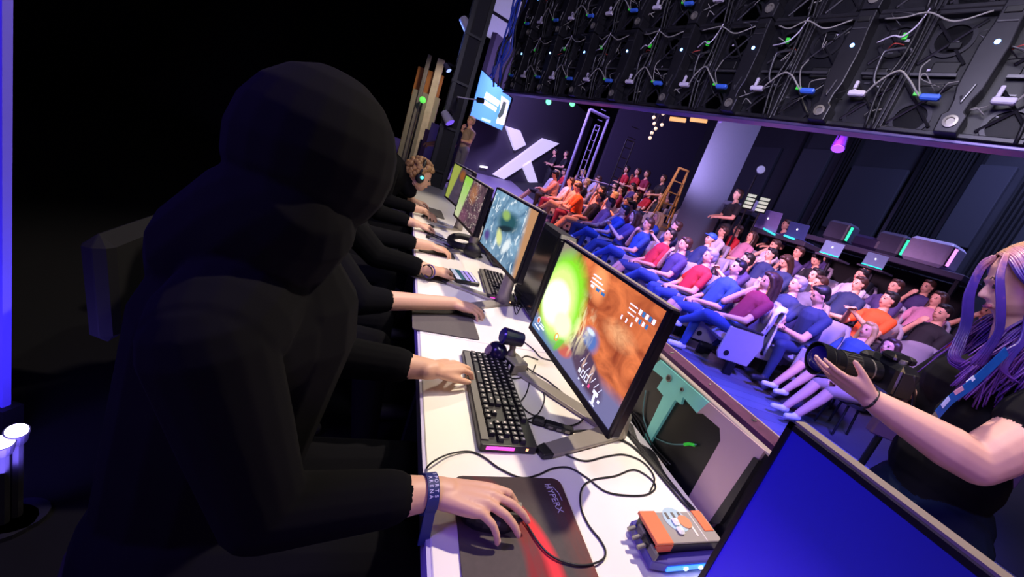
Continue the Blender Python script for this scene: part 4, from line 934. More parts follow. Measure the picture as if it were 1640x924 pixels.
# ------------------------------------------------------------------ people of the audience: shared body shapes, own clothes
SLOTS = [mat('skin_0'), None, None, None, EYE, LIP]
SHOE = mat('shoe_dark', '#1d1d22', .6); SHOEW = mat('shoe_white', '#e6e2ea', .5)
def seated(v):
    """origin on the floor under the hips, facing +x; slots: skin, shirt, trousers, shoes, eyes, lips"""
    B = Body(); lean = [-.16, -.10, .06, -.16, -.05, -.2, .10, -.12][v]; SZ = .46
    hipz = SZ + .06; ch = Vector((lean * .7, 0, .90)); nk = Vector((lean, 0, 1.03))
    B.ell((0, 0, hipz + .02), (.15, .18, .12), 2); B.cap((0, 0, hipz + .06), .135, ch, .150, 1)
    B.ell((lean * .4, 0, .74), (.13, .165, .14), 1); B.ell((lean * .65, 0, .90), (.125, .185, .13), 1)
    B.cap(ch + Vector((0, 0, .06)), .07, nk + Vector((.02, 0, .05)), .052, 0)
    for s in (1, -1): B.cap(ch + Vector((0, s * .08, .06)), .075, ch + Vector((0, s * .16, .03)), .068, 1)
    # legs
    if v in (0, 4, 6): legs = [((.44, .14, .50), (.50, .13, .10)), ((.44, -.14, .50), (.46, -.13, .10))]
    elif v in (1, 5): legs = [((.44, .07, .58), (.62, -.12, .36)), ((.43, -.12, .50), (.46, -.10, .10))]      # crossed
    elif v in (2,): legs = [((.42, .20, .51), (.40, .20, .10)), ((.42, -.20, .51), (.40, -.20, .10))]
    else: legs = [((.43, .10, .49), (.66, .08, .11)), ((.43, -.10, .49), (.70, -.07, .11))]                   # stretched out
    for s, (k, a) in zip((1, -1), legs):
        hp = (0.02, s * .09, hipz); B.chain([hp, k], [.095, .066], 2); km = Vector(k).lerp(Vector(a), .35); km.x -= .015
        B.chain([k, km, a], [.064, .060, .042], 2 if v != 3 else 0)
        ft = Vector(a) + Vector((.03, 0, -.045)); B.cap(ft - Vector((.05, 0, 0)), .040, ft + Vector((.13, s * .02, -.005)), .034, 3); B.cap(Vector(a) - Vector((0, 0, .02)), .042, ft, .042, 3)
    # arms
    sh = [Vector((lean * .75, s * .20, .94)) for s in (1, -1)]
    if v in (0, 3): el = [(.02, .27, .66), (.02, -.27, .66)]; wr = [(.24, .06, .62), (.24, -.05, .62)]
    elif v in (1,): el = [(.08, .24, .68), (.10, -.22, .72)]; wr = [(.26, .02, .64), (.12 + lean * .2, -.08, .96)]          # hand to chin
    elif v in (2, 6): el = [(.24, .24, .66), (.24, -.24, .66)]; wr = [(.38, .04, .68), (.38, -.03, .70)]     # forearms on knees
    elif v in (4,): el = [(.02, .26, .70), (.02, -.26, .70)]; wr = [(.18, -.12, .76), (.18, .12, .72)]        # arms crossed
    elif v in (5,): el = [(.06, .25, .68), (.14, -.20, .76)]; wr = [(.25, .10, .64), (lean + .13, -.07, 1.06)]
    else: el = [(.10, .26, .72), (.10, -.26, .72)]; wr = [(.30, .06, .88), (.30, -.04, .90)]                 # clapping / phone
    for i, s in enumerate((1, -1)):
        e, w_ = Vector(el[i]), Vector(wr[i]); mid = sh[i].lerp(e, .62)
        B.chain([sh[i], mid], [.060, .058], 1); B.chain([mid, e], [.046, .041], 0 if v not in (3, 4) else 1); B.chain([e, w_], [.042, .028], 0 if v not in (4,) else 1)
        f = (w_ - e).normalized(); hand(B, w_, f, Vector((0, s * .5, 1)) if v not in (1, 5) or i == 0 else Vector((1, 0, .2)), -s, (25, 25, 15), sc=.95)
    yaw = [0, .15, -.2, .1, 0, -.1, .2, -.1][v]; pit = [0, .05, .35, -.12, 0, .1, .5, -.05][v]
    TH = Matrix.Translation(nk + Vector((.035 + .05 * pit, 0, .155 - .02 * pit))) @ Matrix.Rotation(yaw, 4, 'Z') @ Matrix.Rotation(pit, 4, 'Y')
    head(B, None, TH); o = B.build('body', [mat('skin_0')] + [SHOE] * 3 + [EYE, LIP], .0115, smooth=1)
    me = o.data; bpy.data.objects.remove(o); return me, TH, nk
def standing(v=0):
    B = Body()
    B.ell((0, 0, .95), (.12, .17, .13), 2); B.cap((0, 0, 1.02), .13, (0, 0, 1.30), .145, 1); B.ell((0, 0, 1.35), (.12, .19, .12), 1); B.cap((0, 0, 1.42), .07, (.01, 0, 1.52), .055, 0)
    for s in (1, -1):
        B.cap((0, s * .08, 1.42), .075, (0, s * .17, 1.39), .07, 1)
        B.chain([(0, s * .09, .92), (.02, s * .11, .50), (-.01, s * .12, .10)], [.095, .066, .045], 2); B.cap((-.03, s * .12, .045), .042, (.16, s * .14, .04), .036, 3); B.cap((-.01, s * .12, .1), .045, (0, s * .12, .05), .045, 3)
    if v == 0: el = [(.05, .27, 1.14), (.05, -.27, 1.14)]; wr = [(.20, -.10, 1.18), (.20, .10, 1.14)]
    elif v == 1: el = [(.06, .26, 1.15), (.08, -.24, 1.15)]; wr = [(.22, .02, 1.12), (.16, -.06, 1.42)]
    else: el = [(.06, .26, 1.15), (.06, -.26, 1.15)]; wr = [(.30, .14, 1.08), (.30, -.14, 1.08)]
    for i, s in enumerate((1, -1)):
        sh = Vector((0, s * .21, 1.39)); e, w_ = Vector(el[i]), Vector(wr[i]); mid = sh.lerp(e, .6)
        B.chain([sh, mid], [.062, .058], 1); B.chain([mid, e], [.046, .042], 0); B.chain([e, w_], [.042, .028], 0); hand(B, w_, (w_ - e), (0, s * .5, 1), -s, (25, 25, 15), sc=.95)
    TH = Matrix.Translation((.035, 0, 1.655)); head(B, None, TH); o = B.build('body', [mat('skin_0')] + [SHOE] * 3 + [EYE, LIP], .0115, smooth=1)
    me = o.data; bpy.data.objects.remove(o); return me, TH, None
def hair_mesh(style, T):
    B = Body(); R = T.to_3x3()
    def e(p, r): B.ell(T @ Vector(p), r, 0, R)
    if style != 3:
        e((-.022, 0, .050), (.098, .084, .086)); e((-.052, 0, .0), (.062, .078, .080)); e((.040, 0, .095), (.045, .058, .032))
    if style == 1:
        for s in (1, -1): B.chain([T @ Vector((.01, s * .070, .06)), T @ Vector((-.02, s * .088, -.04)), T @ Vector((-.01, s * .085, -.16)), T @ Vector((.01, s * .07, -.24))], [.030, .030, .034, .02], 0)
        B.chain([T @ Vector((-.09, 0, .04)), T @ Vector((-.10, 0, -.10)), T @ Vector((-.10, 0, -.24))], [.065, .07, .05], 0)
    if style == 2: B.cap(T @ Vector((-.11, 0, .05)), .04, T @ Vector((-.14, 0, .0)), .03, 0)
    if style == 3:   # cap with a peak
        e((-.015, 0, .060), (.102, .086, .076)); B.cap(T @ Vector((.085, .035, .062)), .012, T @ Vector((.155, .0, .055)), .010, 0); B.cap(T @ Vector((.085, -.035, .062)), .012, T @ Vector((.155, .0, .055)), .010, 0); B.cap(T @ Vector((.07, 0, .062)), .012, T @ Vector((.16, .0, .055)), .010, 0)
    o = B.build('hair', [EYE], .0105, smooth=1); me = o.data; bpy.data.objects.remove(o); return me
BODY = {}; HAIR = {}
def body_of(kind, v):
    if (kind, v) not in BODY: BODY[(kind, v)] = (seated if kind == 'sit' else standing)(v)
    return BODY[(kind, v)]
def set_mats(o, ms):
    for i, m in enumerate(ms):
        o.material_slots[i].link = 'OBJECT'; o.material_slots[i].material = m
HAIRC = {'black': mat('hair_black', '#15110f', .5), 'brown': mat('hair_brown', '#3a241a', .5, var=.3, scale=60), 'blond': mat('hair_blond', '#b99a62', .5, var=.3, scale=60), 'grey': mat('hair_grey', '#8a8690', .5), 'blue cap': mat('cap_blue', '#2a5ad0', .6), 'purple': mat('hair_purple', '#5a2f9a', .5)}
CLO = {'black': '#17171c', 'navy': '#1f2c55', 'blue': '#24448c', 'red': '#b01a28', 'white': '#bdb8c8', 'grey': '#625f6e', 'maroon': '#7a1838', 'orange': '#ee5a20', 'pink': '#b87c96', 'peach': '#cf9478', 'violet': '#3e3064', 'jeans blue': '#2a4380', 'khaki': '#9a8270', 'green': '#2e5a48'}
def cloth(c): return mat('cloth_' + c.replace(' ', '_'), CLO[c], .8, var=.12, scale=25, bump=.05)
def person(kind, v, x, y, z, rz, label, skin=0, shirt='black', legs='jeans blue', shoes='dark', hair='black', style=0, sc=1.0, group=None):
    me, TH, _ = body_of(kind, v)
    t = empty('person', (x, y, z), rz, label, 'person', group); t.scale = (sc, sc, sc)
    b = bpy.data.objects.new('body', me); C.objects.link(b); b.parent = t
    set_mats(b, [skinmat(skin), cloth(shirt), cloth(legs), SHOEW if shoes == 'white' else SHOE, EYE, LIP])
    if hair:
        st = 3 if hair == 'blue cap' else style
        if (kind, v, st) not in HAIR: HAIR[(kind, v, st)] = hair_mesh(st, TH)
        h = bpy.data.objects.new('baseball_cap' if st == 3 else 'hair', HAIR[(kind, v, st)]); C.objects.link(h); h.parent = t; set_mats(h, [HAIRC[hair]])
    return t
FACE = math.radians(163)
def row_pos(px, r):
    """the seat in this row whose occupant's head is seen in that column of the photograph"""
    X = rowx(r); best = None
    for k in range(1500):
        y = -1.5 + k * .014; v_ = Vector((X - .12, y, ground(X, y) + 1.18)) - CAMP; cz = v_.dot(_z)
        if cz < .3: continue
        qx = PX + FPX * v_.dot(_x) / cz
        if best is None or abs(qx - px) < best[0]: best = (abs(qx - px), y)
    return X, best[1], ground(X, best[1])
TAKEN = []; SHIFT = []
def audience(px, r, v, sh_, lg, so, hr, st, sk, desc, where, face=FACE, seat=True):
    x, y, z = row_pos(px, r); y0 = y
    for dy in [s * k * .03 for k in range(26) for s in (1, -1)]:
        if all(((x - a) / .62) ** 2 + ((y0 + dy - b) / .50) ** 2 >= 1 for a, b in TAKEN): y = y0 + dy; break
    TAKEN.append((x, y)); z = ground(x, y); SHIFT.append(round(y - y0, 2))
    if seat: put_seat(x, y, z, face, 'grey theatre seat under the ' + desc)
    return person('sit', v, x, y, z, face, desc + ', ' + where, sk, sh_, lg, so, hr, st)
# px, row, pose, shirt, legs, shoes, hair, style, skin, description, place
for a_ in [
 (1203, 0, 5, 'maroon', 'jeans blue', 'white', 'brown', 1, 0, 'long-haired person in maroon, face on hand', 'near end of the front row'),
 (1162, .02, 3, 'blue', 'jeans blue', 'dark', 'black', 0, 0, 'man in dark blue leaning back', 'front row, beside the maroon top'),
 (1128, 0, 0, 'red', 'jeans blue', 'dark', 'grey', 0, 0, 'grey-haired man in red', 'front row, hands in lap'),
 (1094, 0, 1, 'violet', 'jeans blue', 'dark', 'brown', 0, 0, 'person in violet, legs crossed', 'front row, hand at the chin'),
 (1060, 0, 3, 'red', 'navy', 'white', 'black', 0, 1, 'black-haired person in red, legs stretched', 'middle of the front row'),
 (1024, 0, 1, 'blue', 'jeans blue', 'white', 'brown', 0, 0, 'person in blue, white shoes, legs crossed', 'front row, hand raised to the face'),
 (1001, 0, 7, 'violet', 'navy', 'dark', 'brown', 1, 0, 'long-haired person in violet clapping', 'middle of the front row'),
 (980, 0, 5, 'blue', 'jeans blue', 'white', 'black', 0, 0, 'black-haired person in blue', 'middle of the front row, hand at the chin'),
 (961, 0, 0, 'pink', 'navy', 'dark', 'brown', 0, 0, 'person in a pink shirt', 'middle of the front row, hands in lap'),
 (945, 0, 3, 'black', 'khaki', 'dark', 'black', 0, 1, 'person in black with khaki trousers', 'far part of the front row'),
 (929, 0, 6, 'orange', 'maroon', 'dark', 'brown', 0, 0, 'person in orange leaning forward', 'far part of the front row'),
 (914, 0, 1, 'peach', 'khaki', 'dark', 'blond', 0, 0, 'blond person in peach, legs crossed', 'far part of the front row'),
 (901, 0, 0, 'white', 'maroon', 'dark', 'brown', 0, 0, 'brown-haired person in white', 'near the far end of the front row'),
 (889, 0, 2, 'peach', 'black', 'dark', 'black', 0, 1, 'dark-haired person in peach', 'far end of the front row, leaning on knees'),
 (878, 0, 3, 'white', 'black', 'dark', 'blond', 0, 0, 'blond person in white', 'last one at the far end of the front row'),
 (1316, .75, 2, 'navy', 'navy', 'dark', 'black', 0, 0, 'young man in navy looking down', 'bent over a phone right of the aisle'),
 (1257, .75, 7, 'navy', 'navy', 'dark', 'grey', 0, 0, 'grey-haired person in navy', 'behind the maroon top, hands together'),
 (1287, 1.85, 0, 'black', 'black', 'dark', 'black', 0, 0, 'big man in a black shirt', 'middle rows above the aisle'),
 (1405, 1.95, 7, 'orange', 'navy', 'dark', 'black', 0, 0, 'boy in a bright orange vest', 'looking up, right of the aisle'),
 (1361, 3.05, 3, 'white', 'black', 'dark', 'black', 0, 0, 'man in a white tee leaning back', 'upper rows on the right'),
 (1410, 3.1, 0, 'violet', 'navy', 'dark', 'brown', 0, 0, 'brown-haired person in violet', 'upper right rows, behind the orange vest'),
 (1440, 3.2, 0, 'pink', 'navy', 'dark', 'brown', 1, 0, 'long-haired person in pink', 'upper right rows below the counter'),
 (1447, 2.3, 1, 'black', 'black', 'dark', 'black', 0, 0, 'dark-haired person in black, legs crossed', 'right of the orange vest'),
 (1505, 3.6, 5, 'black', 'black', 'dark', 'black', 0, 1, 'person in black, chin on fist', 'uppermost row near the photographer'),
 (1522, 2.6, 6, 'maroon', 'black', 'dark', 'black', 0, 1, 'person in dark maroon leaning forward', 'just behind the photographer\'s lock of hair'),
 (1376, 3.9, 0, 'black', 'navy', 'dark', 'black', 0, 0, 'small black-clad person', 'top row below the green-lit computers'),
 (1313, 3.15, 6, 'black', 'black', 'dark', 'black', 0, 0, 'person in black bent forward', 'upper rows left of the white tee'),
 (1308, 4.0, 0, 'violet', 'navy', 'dark', 'brown', 0, 0, 'person in violet seen high up', 'top row below the counter laptop'),
 (1268, 3.1, 1, 'violet', 'navy', 'dark', 'brown', 0, 0, 'brown-haired person in violet, legs crossed', 'upper rows under the technician'),
 (1268, 2.1, 6, 'navy', 'navy', 'dark', 'brown', 1, 0, 'long-haired person in navy leaning in', 'middle rows beside the big black shirt'),
 (1243, 2.9, 5, 'white', 'navy', 'dark', 'brown', 0, 0, 'person in white, hand to the mouth', 'upper rows under the technician\'s laptop'),
 (1195, 2.8, 3, 'pink', 'navy', 'dark', 'brown', 1, 0, 'long-haired person in pale pink', 'behind the front row, under the sound desk'),
 (1170, 2.9, 0, 'red', 'navy', 'dark', 'brown', 0, 0, 'person in crimson', 'upper rows right of the pillar foot'),
 (1146, 2.2, 0, 'white', 'navy', 'dark', 'brown', 0, 0, 'brown-haired person in white tee', 'third row in front of the pillar'),
 (1120, 1.3, 3, 'navy', 'navy', 'dark', 'blue cap', 3, 0, 'man in a blue cap', 'second row in front of the pillar'),
 (1180, 1.1, 7, 'violet', 'navy', 'dark', 'black', 0, 0, 'black-haired person in violet clapping', 'second row behind the dark blue man'),
 (1232, 1.4, 0, 'grey', 'navy', 'dark', 'brown', 0, 1, 'brown-haired person in grey', 'second row behind the maroon top'),
 (1222, 2.1, 1, 'navy', 'navy', 'dark', 'black', 0, 0, 'person in navy with a hand to the chin', 'third row near the aisle'),
 (1335, 2.35, 0, 'navy', 'navy', 'dark', 'brown', 0, 0, 'brown-haired person in navy', 'middle rows between the big black shirt and the white tee'),
 (1475, 4.0, 1, 'violet', 'navy', 'dark', 'brown', 0, 0, 'person in violet at far right', 'top row under the white computer case'),
]: audience(*a_)
print('SHIFT', SHIFT)
# loose crowd further back and further along
hues = ['red', 'blue', 'pink', 'black', 'white', 'violet', 'peach', 'maroon', 'navy', 'grey', 'black', 'navy', 'grey', 'black']; seen = set()
rk = random.Random(11); POSE = {0: 'hands in lap', 1: 'legs crossed', 2: 'hunched', 3: 'slouching', 4: 'arms folded', 5: 'hand at chin', 6: 'leaning in', 7: 'clapping'}
ORD = {1: 'second row', 2: 'third row', 3: 'fourth row', 4: 'fifth row'}
for r, ya_, yb_ in ((1, 5.4, 13.2), (2, 6.5, 13.4), (3, 7.3, 13.4), (4, 9.6, 13.4)):
    y = ya_; k = 0
    while y < yb_:
        x = rowx(r); z = ground(x, y)
        if r >= 2 and 6.2 < y < 8.9 and abs(x - 6.9) < 1.15: y += .66; continue
        if any(((x - a) / .62) ** 2 + ((y - b) / .56) ** 2 < 1 for a, b in TAKEN): y += .2; continue
        if rk.random() < .9:
            for _ in range(400):
                s_, v_, h_ = rk.choice(hues), rk.randrange(8), rk.choice(['black', 'brown', 'blond', 'brown'])
                if y > 8.5 and s_ in ('blue', 'navy'): s_ = rk.choice(['peach', 'white', 'red'])
                key = (s_, v_, h_, r)
                if key not in seen: break
            seen.add(key); st_ = 1 if rk.random() < .3 else 0
            person('sit', v_, x + rk.uniform(-.05, .05), y, z, FACE + rk.uniform(-.12, .12), '%s%s-haired person in %s, %s, %s of the far crowd' % ('long-' if st_ and 0 else '', h_, s_, POSE[v_], ORD[r]), rk.choice([0, 0, 1, 2]), s_, 'navy', 'dark', h_, st_)
            put_seat(x, y, z, FACE, 'grey seat under the %s-haired %s person in %s, %s' % (h_, POSE[v_], s_, ORD[r]))
        else: put_seat(x, y, z, FACE, 'empty grey seat in the %s of the far crowd, %s' % (ORD[r], ('near the pillar' if y < 9 else 'towards the big X')))
        y += .66 + rk.uniform(0, .06)
for px, r, lab in ((1352, 1.15, 'empty grey theatre seat right of the young man with the phone'), (1245, .35, 'empty grey seat behind the maroon top, white jacket on it'), (1395, .95, 'big empty grey seat in front of the orange vest'), (1455, 1.5, 'empty grey seat right of the orange vest, lower row'), (1500, 2.0, 'empty grey seat left of the photographer\'s hair')):
    x, y, z = row_pos(px, r)
    if all(((x - a) / .5) ** 2 + ((y - b) / .5) ** 2 >= 1 for a, b in TAKEN): put_seat(x, y, z, FACE, lab); TAKEN.append((x, y))
# white jacket draped over the end seat
sx, sy, sz_ = rowx(0), TAKEN[0][1], 0.0; jk = MB(); R_ = Matrix.Translation((sx, sy, sz_)) @ Matrix.Rotation(FACE, 4, 'Z'); nv = 12; vs = []
for j in range(9):
    t_ = j / 8; off = -.30 if t_ < .35 else (-.37 if t_ < .5 else -.45); zz = .72 + t_ * .75 if t_ < .35 else (.985 if t_ < .5 else .985 - (t_ - .5) * 1.15)
    for k in range(nv): a = -1 + 2 * k / (nv - 1); vs.append((off + .09 * abs(a) ** 2 + .012 * math.sin(a * 9 + j), a * .27, zz - .02 * math.sin(a * 7) - .04 * abs(a)))
jm = jk.add(vs, [(j * nv + k, j * nv + k + 1, (j + 1) * nv + k + 1, (j + 1) * nv + k) for j in range(8) for k in range(nv - 1)], mat('jacket_white', '#e4dcea', .8, bump=.3), R_).build('jacket', None, smooth=True)
so_ = jm.modifiers.new('s', 'SOLIDIFY'); so_.thickness = .02; tag(jm, 'white jacket draped over the seat back at the near end of the front row', 'jacket')
# two people sitting on the floor near the photographer
def floor_person(px, py, label, shirt, hair, style, v=3, legs='khaki', dx=0):
    p = onz(px, py, 1.02); return p
for px, X_, zz, v, sh_, hr, lab in ((1366, 4.85, -.16, 3, 'blue', 'blond', 'blonde long-haired person in blue with bare legs and white shoes, low by the aisle'), (1402, 4.55, -.14, 3, 'red', 'brown', 'brown-haired person in red with white shoes, low behind the camera lens')):
    best = min(((abs(PX + FPX * (Vector((X_ - .1, y, 1.03)) - CAMP).dot(_x) / (Vector((X_ - .1, y, 1.03)) - CAMP).dot(_z) - px), y) for y in [0.6 + .01 * k for k in range(300)]))
    y = best[1]; t = person('sit', v, X_, y, ground(X_, y), math.radians(168), lab, 0, sh_, 'khaki', 'white', hr, 1, sc=.84)
    s_ = empty('floor_stool', (X_, y, ground(X_, y)), 0, 'low black stool under the %s person near the photographer' % ('blonde' if hr == 'blond' else 'brown-haired red-clad'), 'stool')
    MB().cyl((0, 0, .34), (0, 0, .37), .17, n=20, m=BLACKM).build('seat', None, s_); 
    for k in range(4): a = k * math.pi / 2 + .7; MB().cyl((.12 * math.cos(a), .12 * math.sin(a), .36), (.15 * math.cos(a), .15 * math.sin(a), 0), .012, m=METAL).build('leg', None, s_)
# standing people
for px, py, d, v, sh_, lg, hr, lab in ((1005, 272, 13.0, 0, 'red', 'black', 'black', 'standing person in a red shirt with folded arms, left of three'),
    (1022, 278, 12.8, 1, 'red', 'khaki', 'brown', 'standing person in red with a hand at the mouth, middle of three'),
    (1037, 281, 12.6, 0, 'maroon', 'black', 'brown', 'standing person in dark red, right of three'),
    (1062, 292, 12.0, 2, 'black', 'black', 'brown', 'dark-clad person standing beside the gold step ladder'),
    (884, 263, 15.0, 0, 'black', 'black', 'black', 'dark standing figure in front of the side wall, right of the big X'),
    (905, 256, 15.0, 2, 'black', 'black', 'brown', 'dark standing figure by the doorway, second right of the X')):
    p = atd(px, py, d); zg = ground(p.x, p.y); zf = p.z - 1.66
    person('stand', v, p.x, p.y, zg, FACE + .2, lab, 0, sh_, lg, 'dark', hr, 0); print('stand', px, round(zg, 2), round(zf, 2))
# ------------------------------------------------------------------ players at the desk
HOOD = mat('hoodie_black', '#0b0b0e', .95, spec=.1, bump=.1, var=.2); TRB = mat('trousers_black', '#0c0c10', .95, spec=.1); NAIL = mat('nail', '#e6bfae', .35); SKN = mat('skin_player', '#dba98c', .5, var=.05, scale=40, bump=.03)
def gaming_chair(x, y, label):
    t = empty('gaming_chair', (x, y, 0), 0, label, 'chair', 'chairs of the players'); CH = mat('chair_black', '#0c0c0f', .8, spec=.2)
    MB().box((.02, 0, .44), (.42, .46, .08), CH, bev=.04).build('seat', None, t)
    MB().box((-.235, 0, .66), (.07, .44, .34), CH, T=Matrix.Rotation(-.10, 4, 'Y'), bev=.045).build('backrest', None, t)
    for s in (1, -1): MB().box((-.02, s * .30, .64), (.28, .07, .03), BLACKM, bev=.012).build('armrest', None, t); MB().cyl((-.05, s * .29, .44), (-.05, s * .30, .63), .018, m=BLACKM).build('armrest_post', None, t)
    MB().cyl((0, 0, .08), (0, 0, .40), .03, m=METAL).build('gas_lift', None, t)
    for k in range(5):
        a = k * 2 * math.pi / 5; MB().cyl((0, 0, .09), (.30 * math.cos(a), .30 * math.sin(a), .07), .022, .016, m=BLACKM).build('base_arm', None, t)
        MB().sph((.30 * math.cos(a), .30 * math.sin(a), .03), .03, 10, BLACKM).build('caster', None, t)
    return t
def player(name_label, cy, px_, rw, rt, lw, lt, headpos, vox, hood=True, rskin=.34, lskin=.34, hair=None, rkw={}, lkw={}, tx=-.36, hyaw=0.0):
    """rw/lw wrists, rt/lt fingertip targets; the player faces +x"""
    t = empty('person', (tx, cy, 0), 0, name_label, 'person', 'players at the desk'); inv = Matrix.Translation((-tx, -cy, 0))
    B = Body(); X = tx; hz = .55; H_ = Vector(headpos); ch = Vector((X + (H_.x - X) * .45, cy, .99)); nk = Vector((H_.x - .05, H_.y, H_.z - .14))
    B.ell((X, cy, hz), (.15, .19, .13), 2); B.cap((X, cy, hz), .14, ch, .155, 1); B.ell(ch, (.13, .20, .14), 1)
    B.cap(ch + Vector((0, 0, .08)), .09, nk, .06, 1)
    for s in (1, -1):
        B.cap(ch + Vector((0, s * .08, .08)), .08, ch + Vector((0, s * .17, .06)), .078, 1)
        B.chain([(X, cy + s * .10, hz - .02), (X + .44, cy + s * .13, .54), (X + .50, cy + s * .13, .10)], [.10, .070, .05], 2)
        B.cap((X + .47, cy + s * .13, .045), .045, (X + .66, cy + s * .14, .04), .038, 3)
    for (w_, tp, s, ks, kw) in ((rw, rt, -1, rskin, rkw), (lw, lt, 1, lskin, lkw)):
        w_ = Vector(w_); tp = Vector(tp); sh = ch + Vector((0, s * .20, .05)); el = kw.get('elbow') or Vector((w_.x - .25, w_.y + s * .03, .80)); el = Vector(el)
        q = w_.lerp(el, ks)
        B.chain([sh, sh.lerp(el, .5), el, q], [.068, .062, .054, .045], 1)
        B.chain([w_, w_.lerp(q, .5), q], [.0265, .031, .037], 0); B.cap(q, .037, w_.lerp(el, .9), .038, 0)
        hand(B, w_, tp - w_, kw.get('up', (0, 0, 1)), s=None or 1, **{}) if False else hand(B, w_, tp - w_, kw.get('up', (0, 0, 1)), side=(1 if s == -1 else -1), curl=kw.get('curl', (28, 32, 20)), curls=kw.get('curls'), thumb=kw.get('thumb', (38, 18)), sc=kw.get('sc', .9), spread=kw.get('spread', 7), nail=4)
    TH = Matrix.Translation(H_) @ Matrix.Rotation(hyaw, 4, 'Z') @ Matrix.Rotation(.16, 4, 'Y')
    Bh = B
    head(Bh, None, TH, dark=5, lip=6)
    if hood:
        R = TH.to_3x3(); B.ell(TH @ Vector((-.030, 0, .03)), (.122, .106, .13), 1, R)
        B.cap(TH @ Vector((-.06, 0, -.08)), .10, ch + Vector((-.04, 0, .10)), .11, 1)
    o = B.build('body', [SKN, HOOD, TRB, SHOE, NAIL, EYE, LIP], vox, t, smooth=2, T=inv)
    return t, inv, TH
P1R = onz(704, 788, .802); P1RT = onz(815, 806, .815); P1L = onz(692, 592, .812); P1LT = onz(764, 580, .800)
p1, inv1, TH1 = player('nearest player in black hoodie with blue wristband, right hand on a mouse', .74, 0, P1R, P1RT, P1L, P1LT, (-.10, .74, 1.25), .0042,
    rkw=dict(sc=.93, curls=[(14, 36, 40), (18, 18, 12), (22, 20, 14), (30, 26, 16)], thumb=(30, 14), spread=9, up=(-.05, .12, 1)), hyaw=1.05, lkw=dict(sc=.90, curls=[(22, 38, 30), (20, 42, 30), (22, 42, 30), (24, 38, 30)], thumb=(30, 12), spread=10), tx=-.20)
st = empty('stool', (-.18, .76, 0), 0, 'black round stool under the nearest player', 'stool'); MB().lathe([(0, .43), (.17, .43), (.19, .45), (.19, .485), (.17, .50), (0, .50)], 28, BLACKM).build('seat', None, st); MB().cyl((0, 0, .05), (0, 0, .43), .03, m=METAL).build('post', None, st); MB().lathe([(0, 0), (.22, 0), (.22, .015), (.04, .05), (0, .05)], 28, METAL).build('base', None, st)
# wristband
wb = MB(); n = 28; ax = (P1RT - P1R).normalized(); axW = (P1R - Vector((P1R.x - .25, P1R.y - .03, .80))).normalized(); c_ = P1R - axW * .020; T_ = frame(c_, axW, (0, 0, 1))
for k in range(n): pass
prof = []
vs = []
for xx in (-.010, .010):
    for rr_ in (.0318, .0338):
        for k in range(n): a = 2 * math.pi * k / n; vs.append((xx, rr_ * math.cos(a), rr_ * 1.0 * math.sin(a)))
fs = []
for k in range(n):
    k2 = (k + 1) % n; fs += [(n + k, n + k2, 3 * n + k2, 3 * n + k), (k, 2 * n + k, 2 * n + k2, k2), (k, k2, n + k2, n + k), (2 * n + k, 3 * n + k, 3 * n + k2, 2 * n + k2)]
WBM = mat('wristband_navy', '#15205e', .6, emit='#101a60', es=.15)
band = MB().add(vs, fs, WBM, inv1 @ T_).build('wristband', None, p1)
tail = MB().box((0, 0, 0), (.018, .004, .07), WBM, T=inv1 @ T_ @ Matrix.Translation((0, -.036, -.03)) @ Matrix.Rotation(-.25, 4, 'X')).build('wristband_tail', None, p1)
for k, (ch_, row) in enumerate([(c, 0) for c in 'SPORTS'] + [(c, 1) for c in 'ARENA']):
    i = k if row == 0 else k - 6; n_l = 6 if row == 0 else 5; a = math.radians(150 - (n_l - 1 - i) * 14 - 8)
    Tt = inv1 @ T_ @ Matrix.Rotation(a - math.pi / 2, 4, 'X') @ Matrix.Translation((.0045 - row * .009, 0, .0341)) @ Matrix.Rotation(-math.pi / 2, 4, 'Z')
    text_obj('wristband_letter', ch_, .0085, Tt, mat('print_pale', '#c9c4ea', .6), band, .0002, True)
P2R = onz(726, 486, .800); P2RT = onz(784, 500, .785); P2L = onz(694, 434, .800); P2LT = onz(752, 428, .795)
p2, inv2, TH2 = player('second player in black hoodie with bare right forearm on a grey pad', 1.63, 0, P2R, P2RT, P2L, P2LT, (-.18, 1.60, 1.22), .005, rskin=.8, rkw=dict(sc=.9, curls=[(14, 26, 20), (18, 30, 20), (24, 30, 20), (30, 34, 20)], elbow=(-.02, 1.33, .80)), lkw=dict(sc=.9, curls=[(30, 35, 30)] * 4, spread=3), tx=-.38, hyaw=.95)
gaming_chair(-.38, 1.63, 'black gaming chair under the second player')
for k, dx in enumerate((.03, .048)):
    T2 = frame(P2L - (P2LT - P2L).normalized() * dx, (P2LT - P2L), (0, 0, 1))
    mb = MB(); mb.tube([T2 @ Vector((0, .031 * math.cos(a), .031 * math.sin(a))) for a in [2 * math.pi * k_ / 20 for k_ in range(21)]], .003, 6, mat('bracelet_violet', '#4a3f8a', .5) if k == 0 else CABLE, inv2); mb.build('bracelet', None, p2)
P3R = onz(690, 394, .800); P3RT = onz(724, 404, .790); P3L = Vector((.19, 2.78, .80)); P3LT = Vector((.35, 2.86, .795))
p3, inv3, TH3 = player('third player in black hoodie with a hand beside the headset', 2.48, 0, P3R, P3RT, P3L, P3LT, (-.17, 2.48, 1.22), .006, rkw=dict(sc=.88, elbow=(-.10, 2.16, .80), spread=5), lkw=dict(sc=.88), tx=-.38, hyaw=.8)
gaming_chair(-.38, 2.48, 'black gaming chair under the third player')
hp4 = atd(672, 283, 3.25); P4R = onz(680, 338, .800); P4RT = onz(703, 352, .790); P4L = Vector((.18, 3.75, .80)); P4LT = Vector((.33, 3.8, .80))
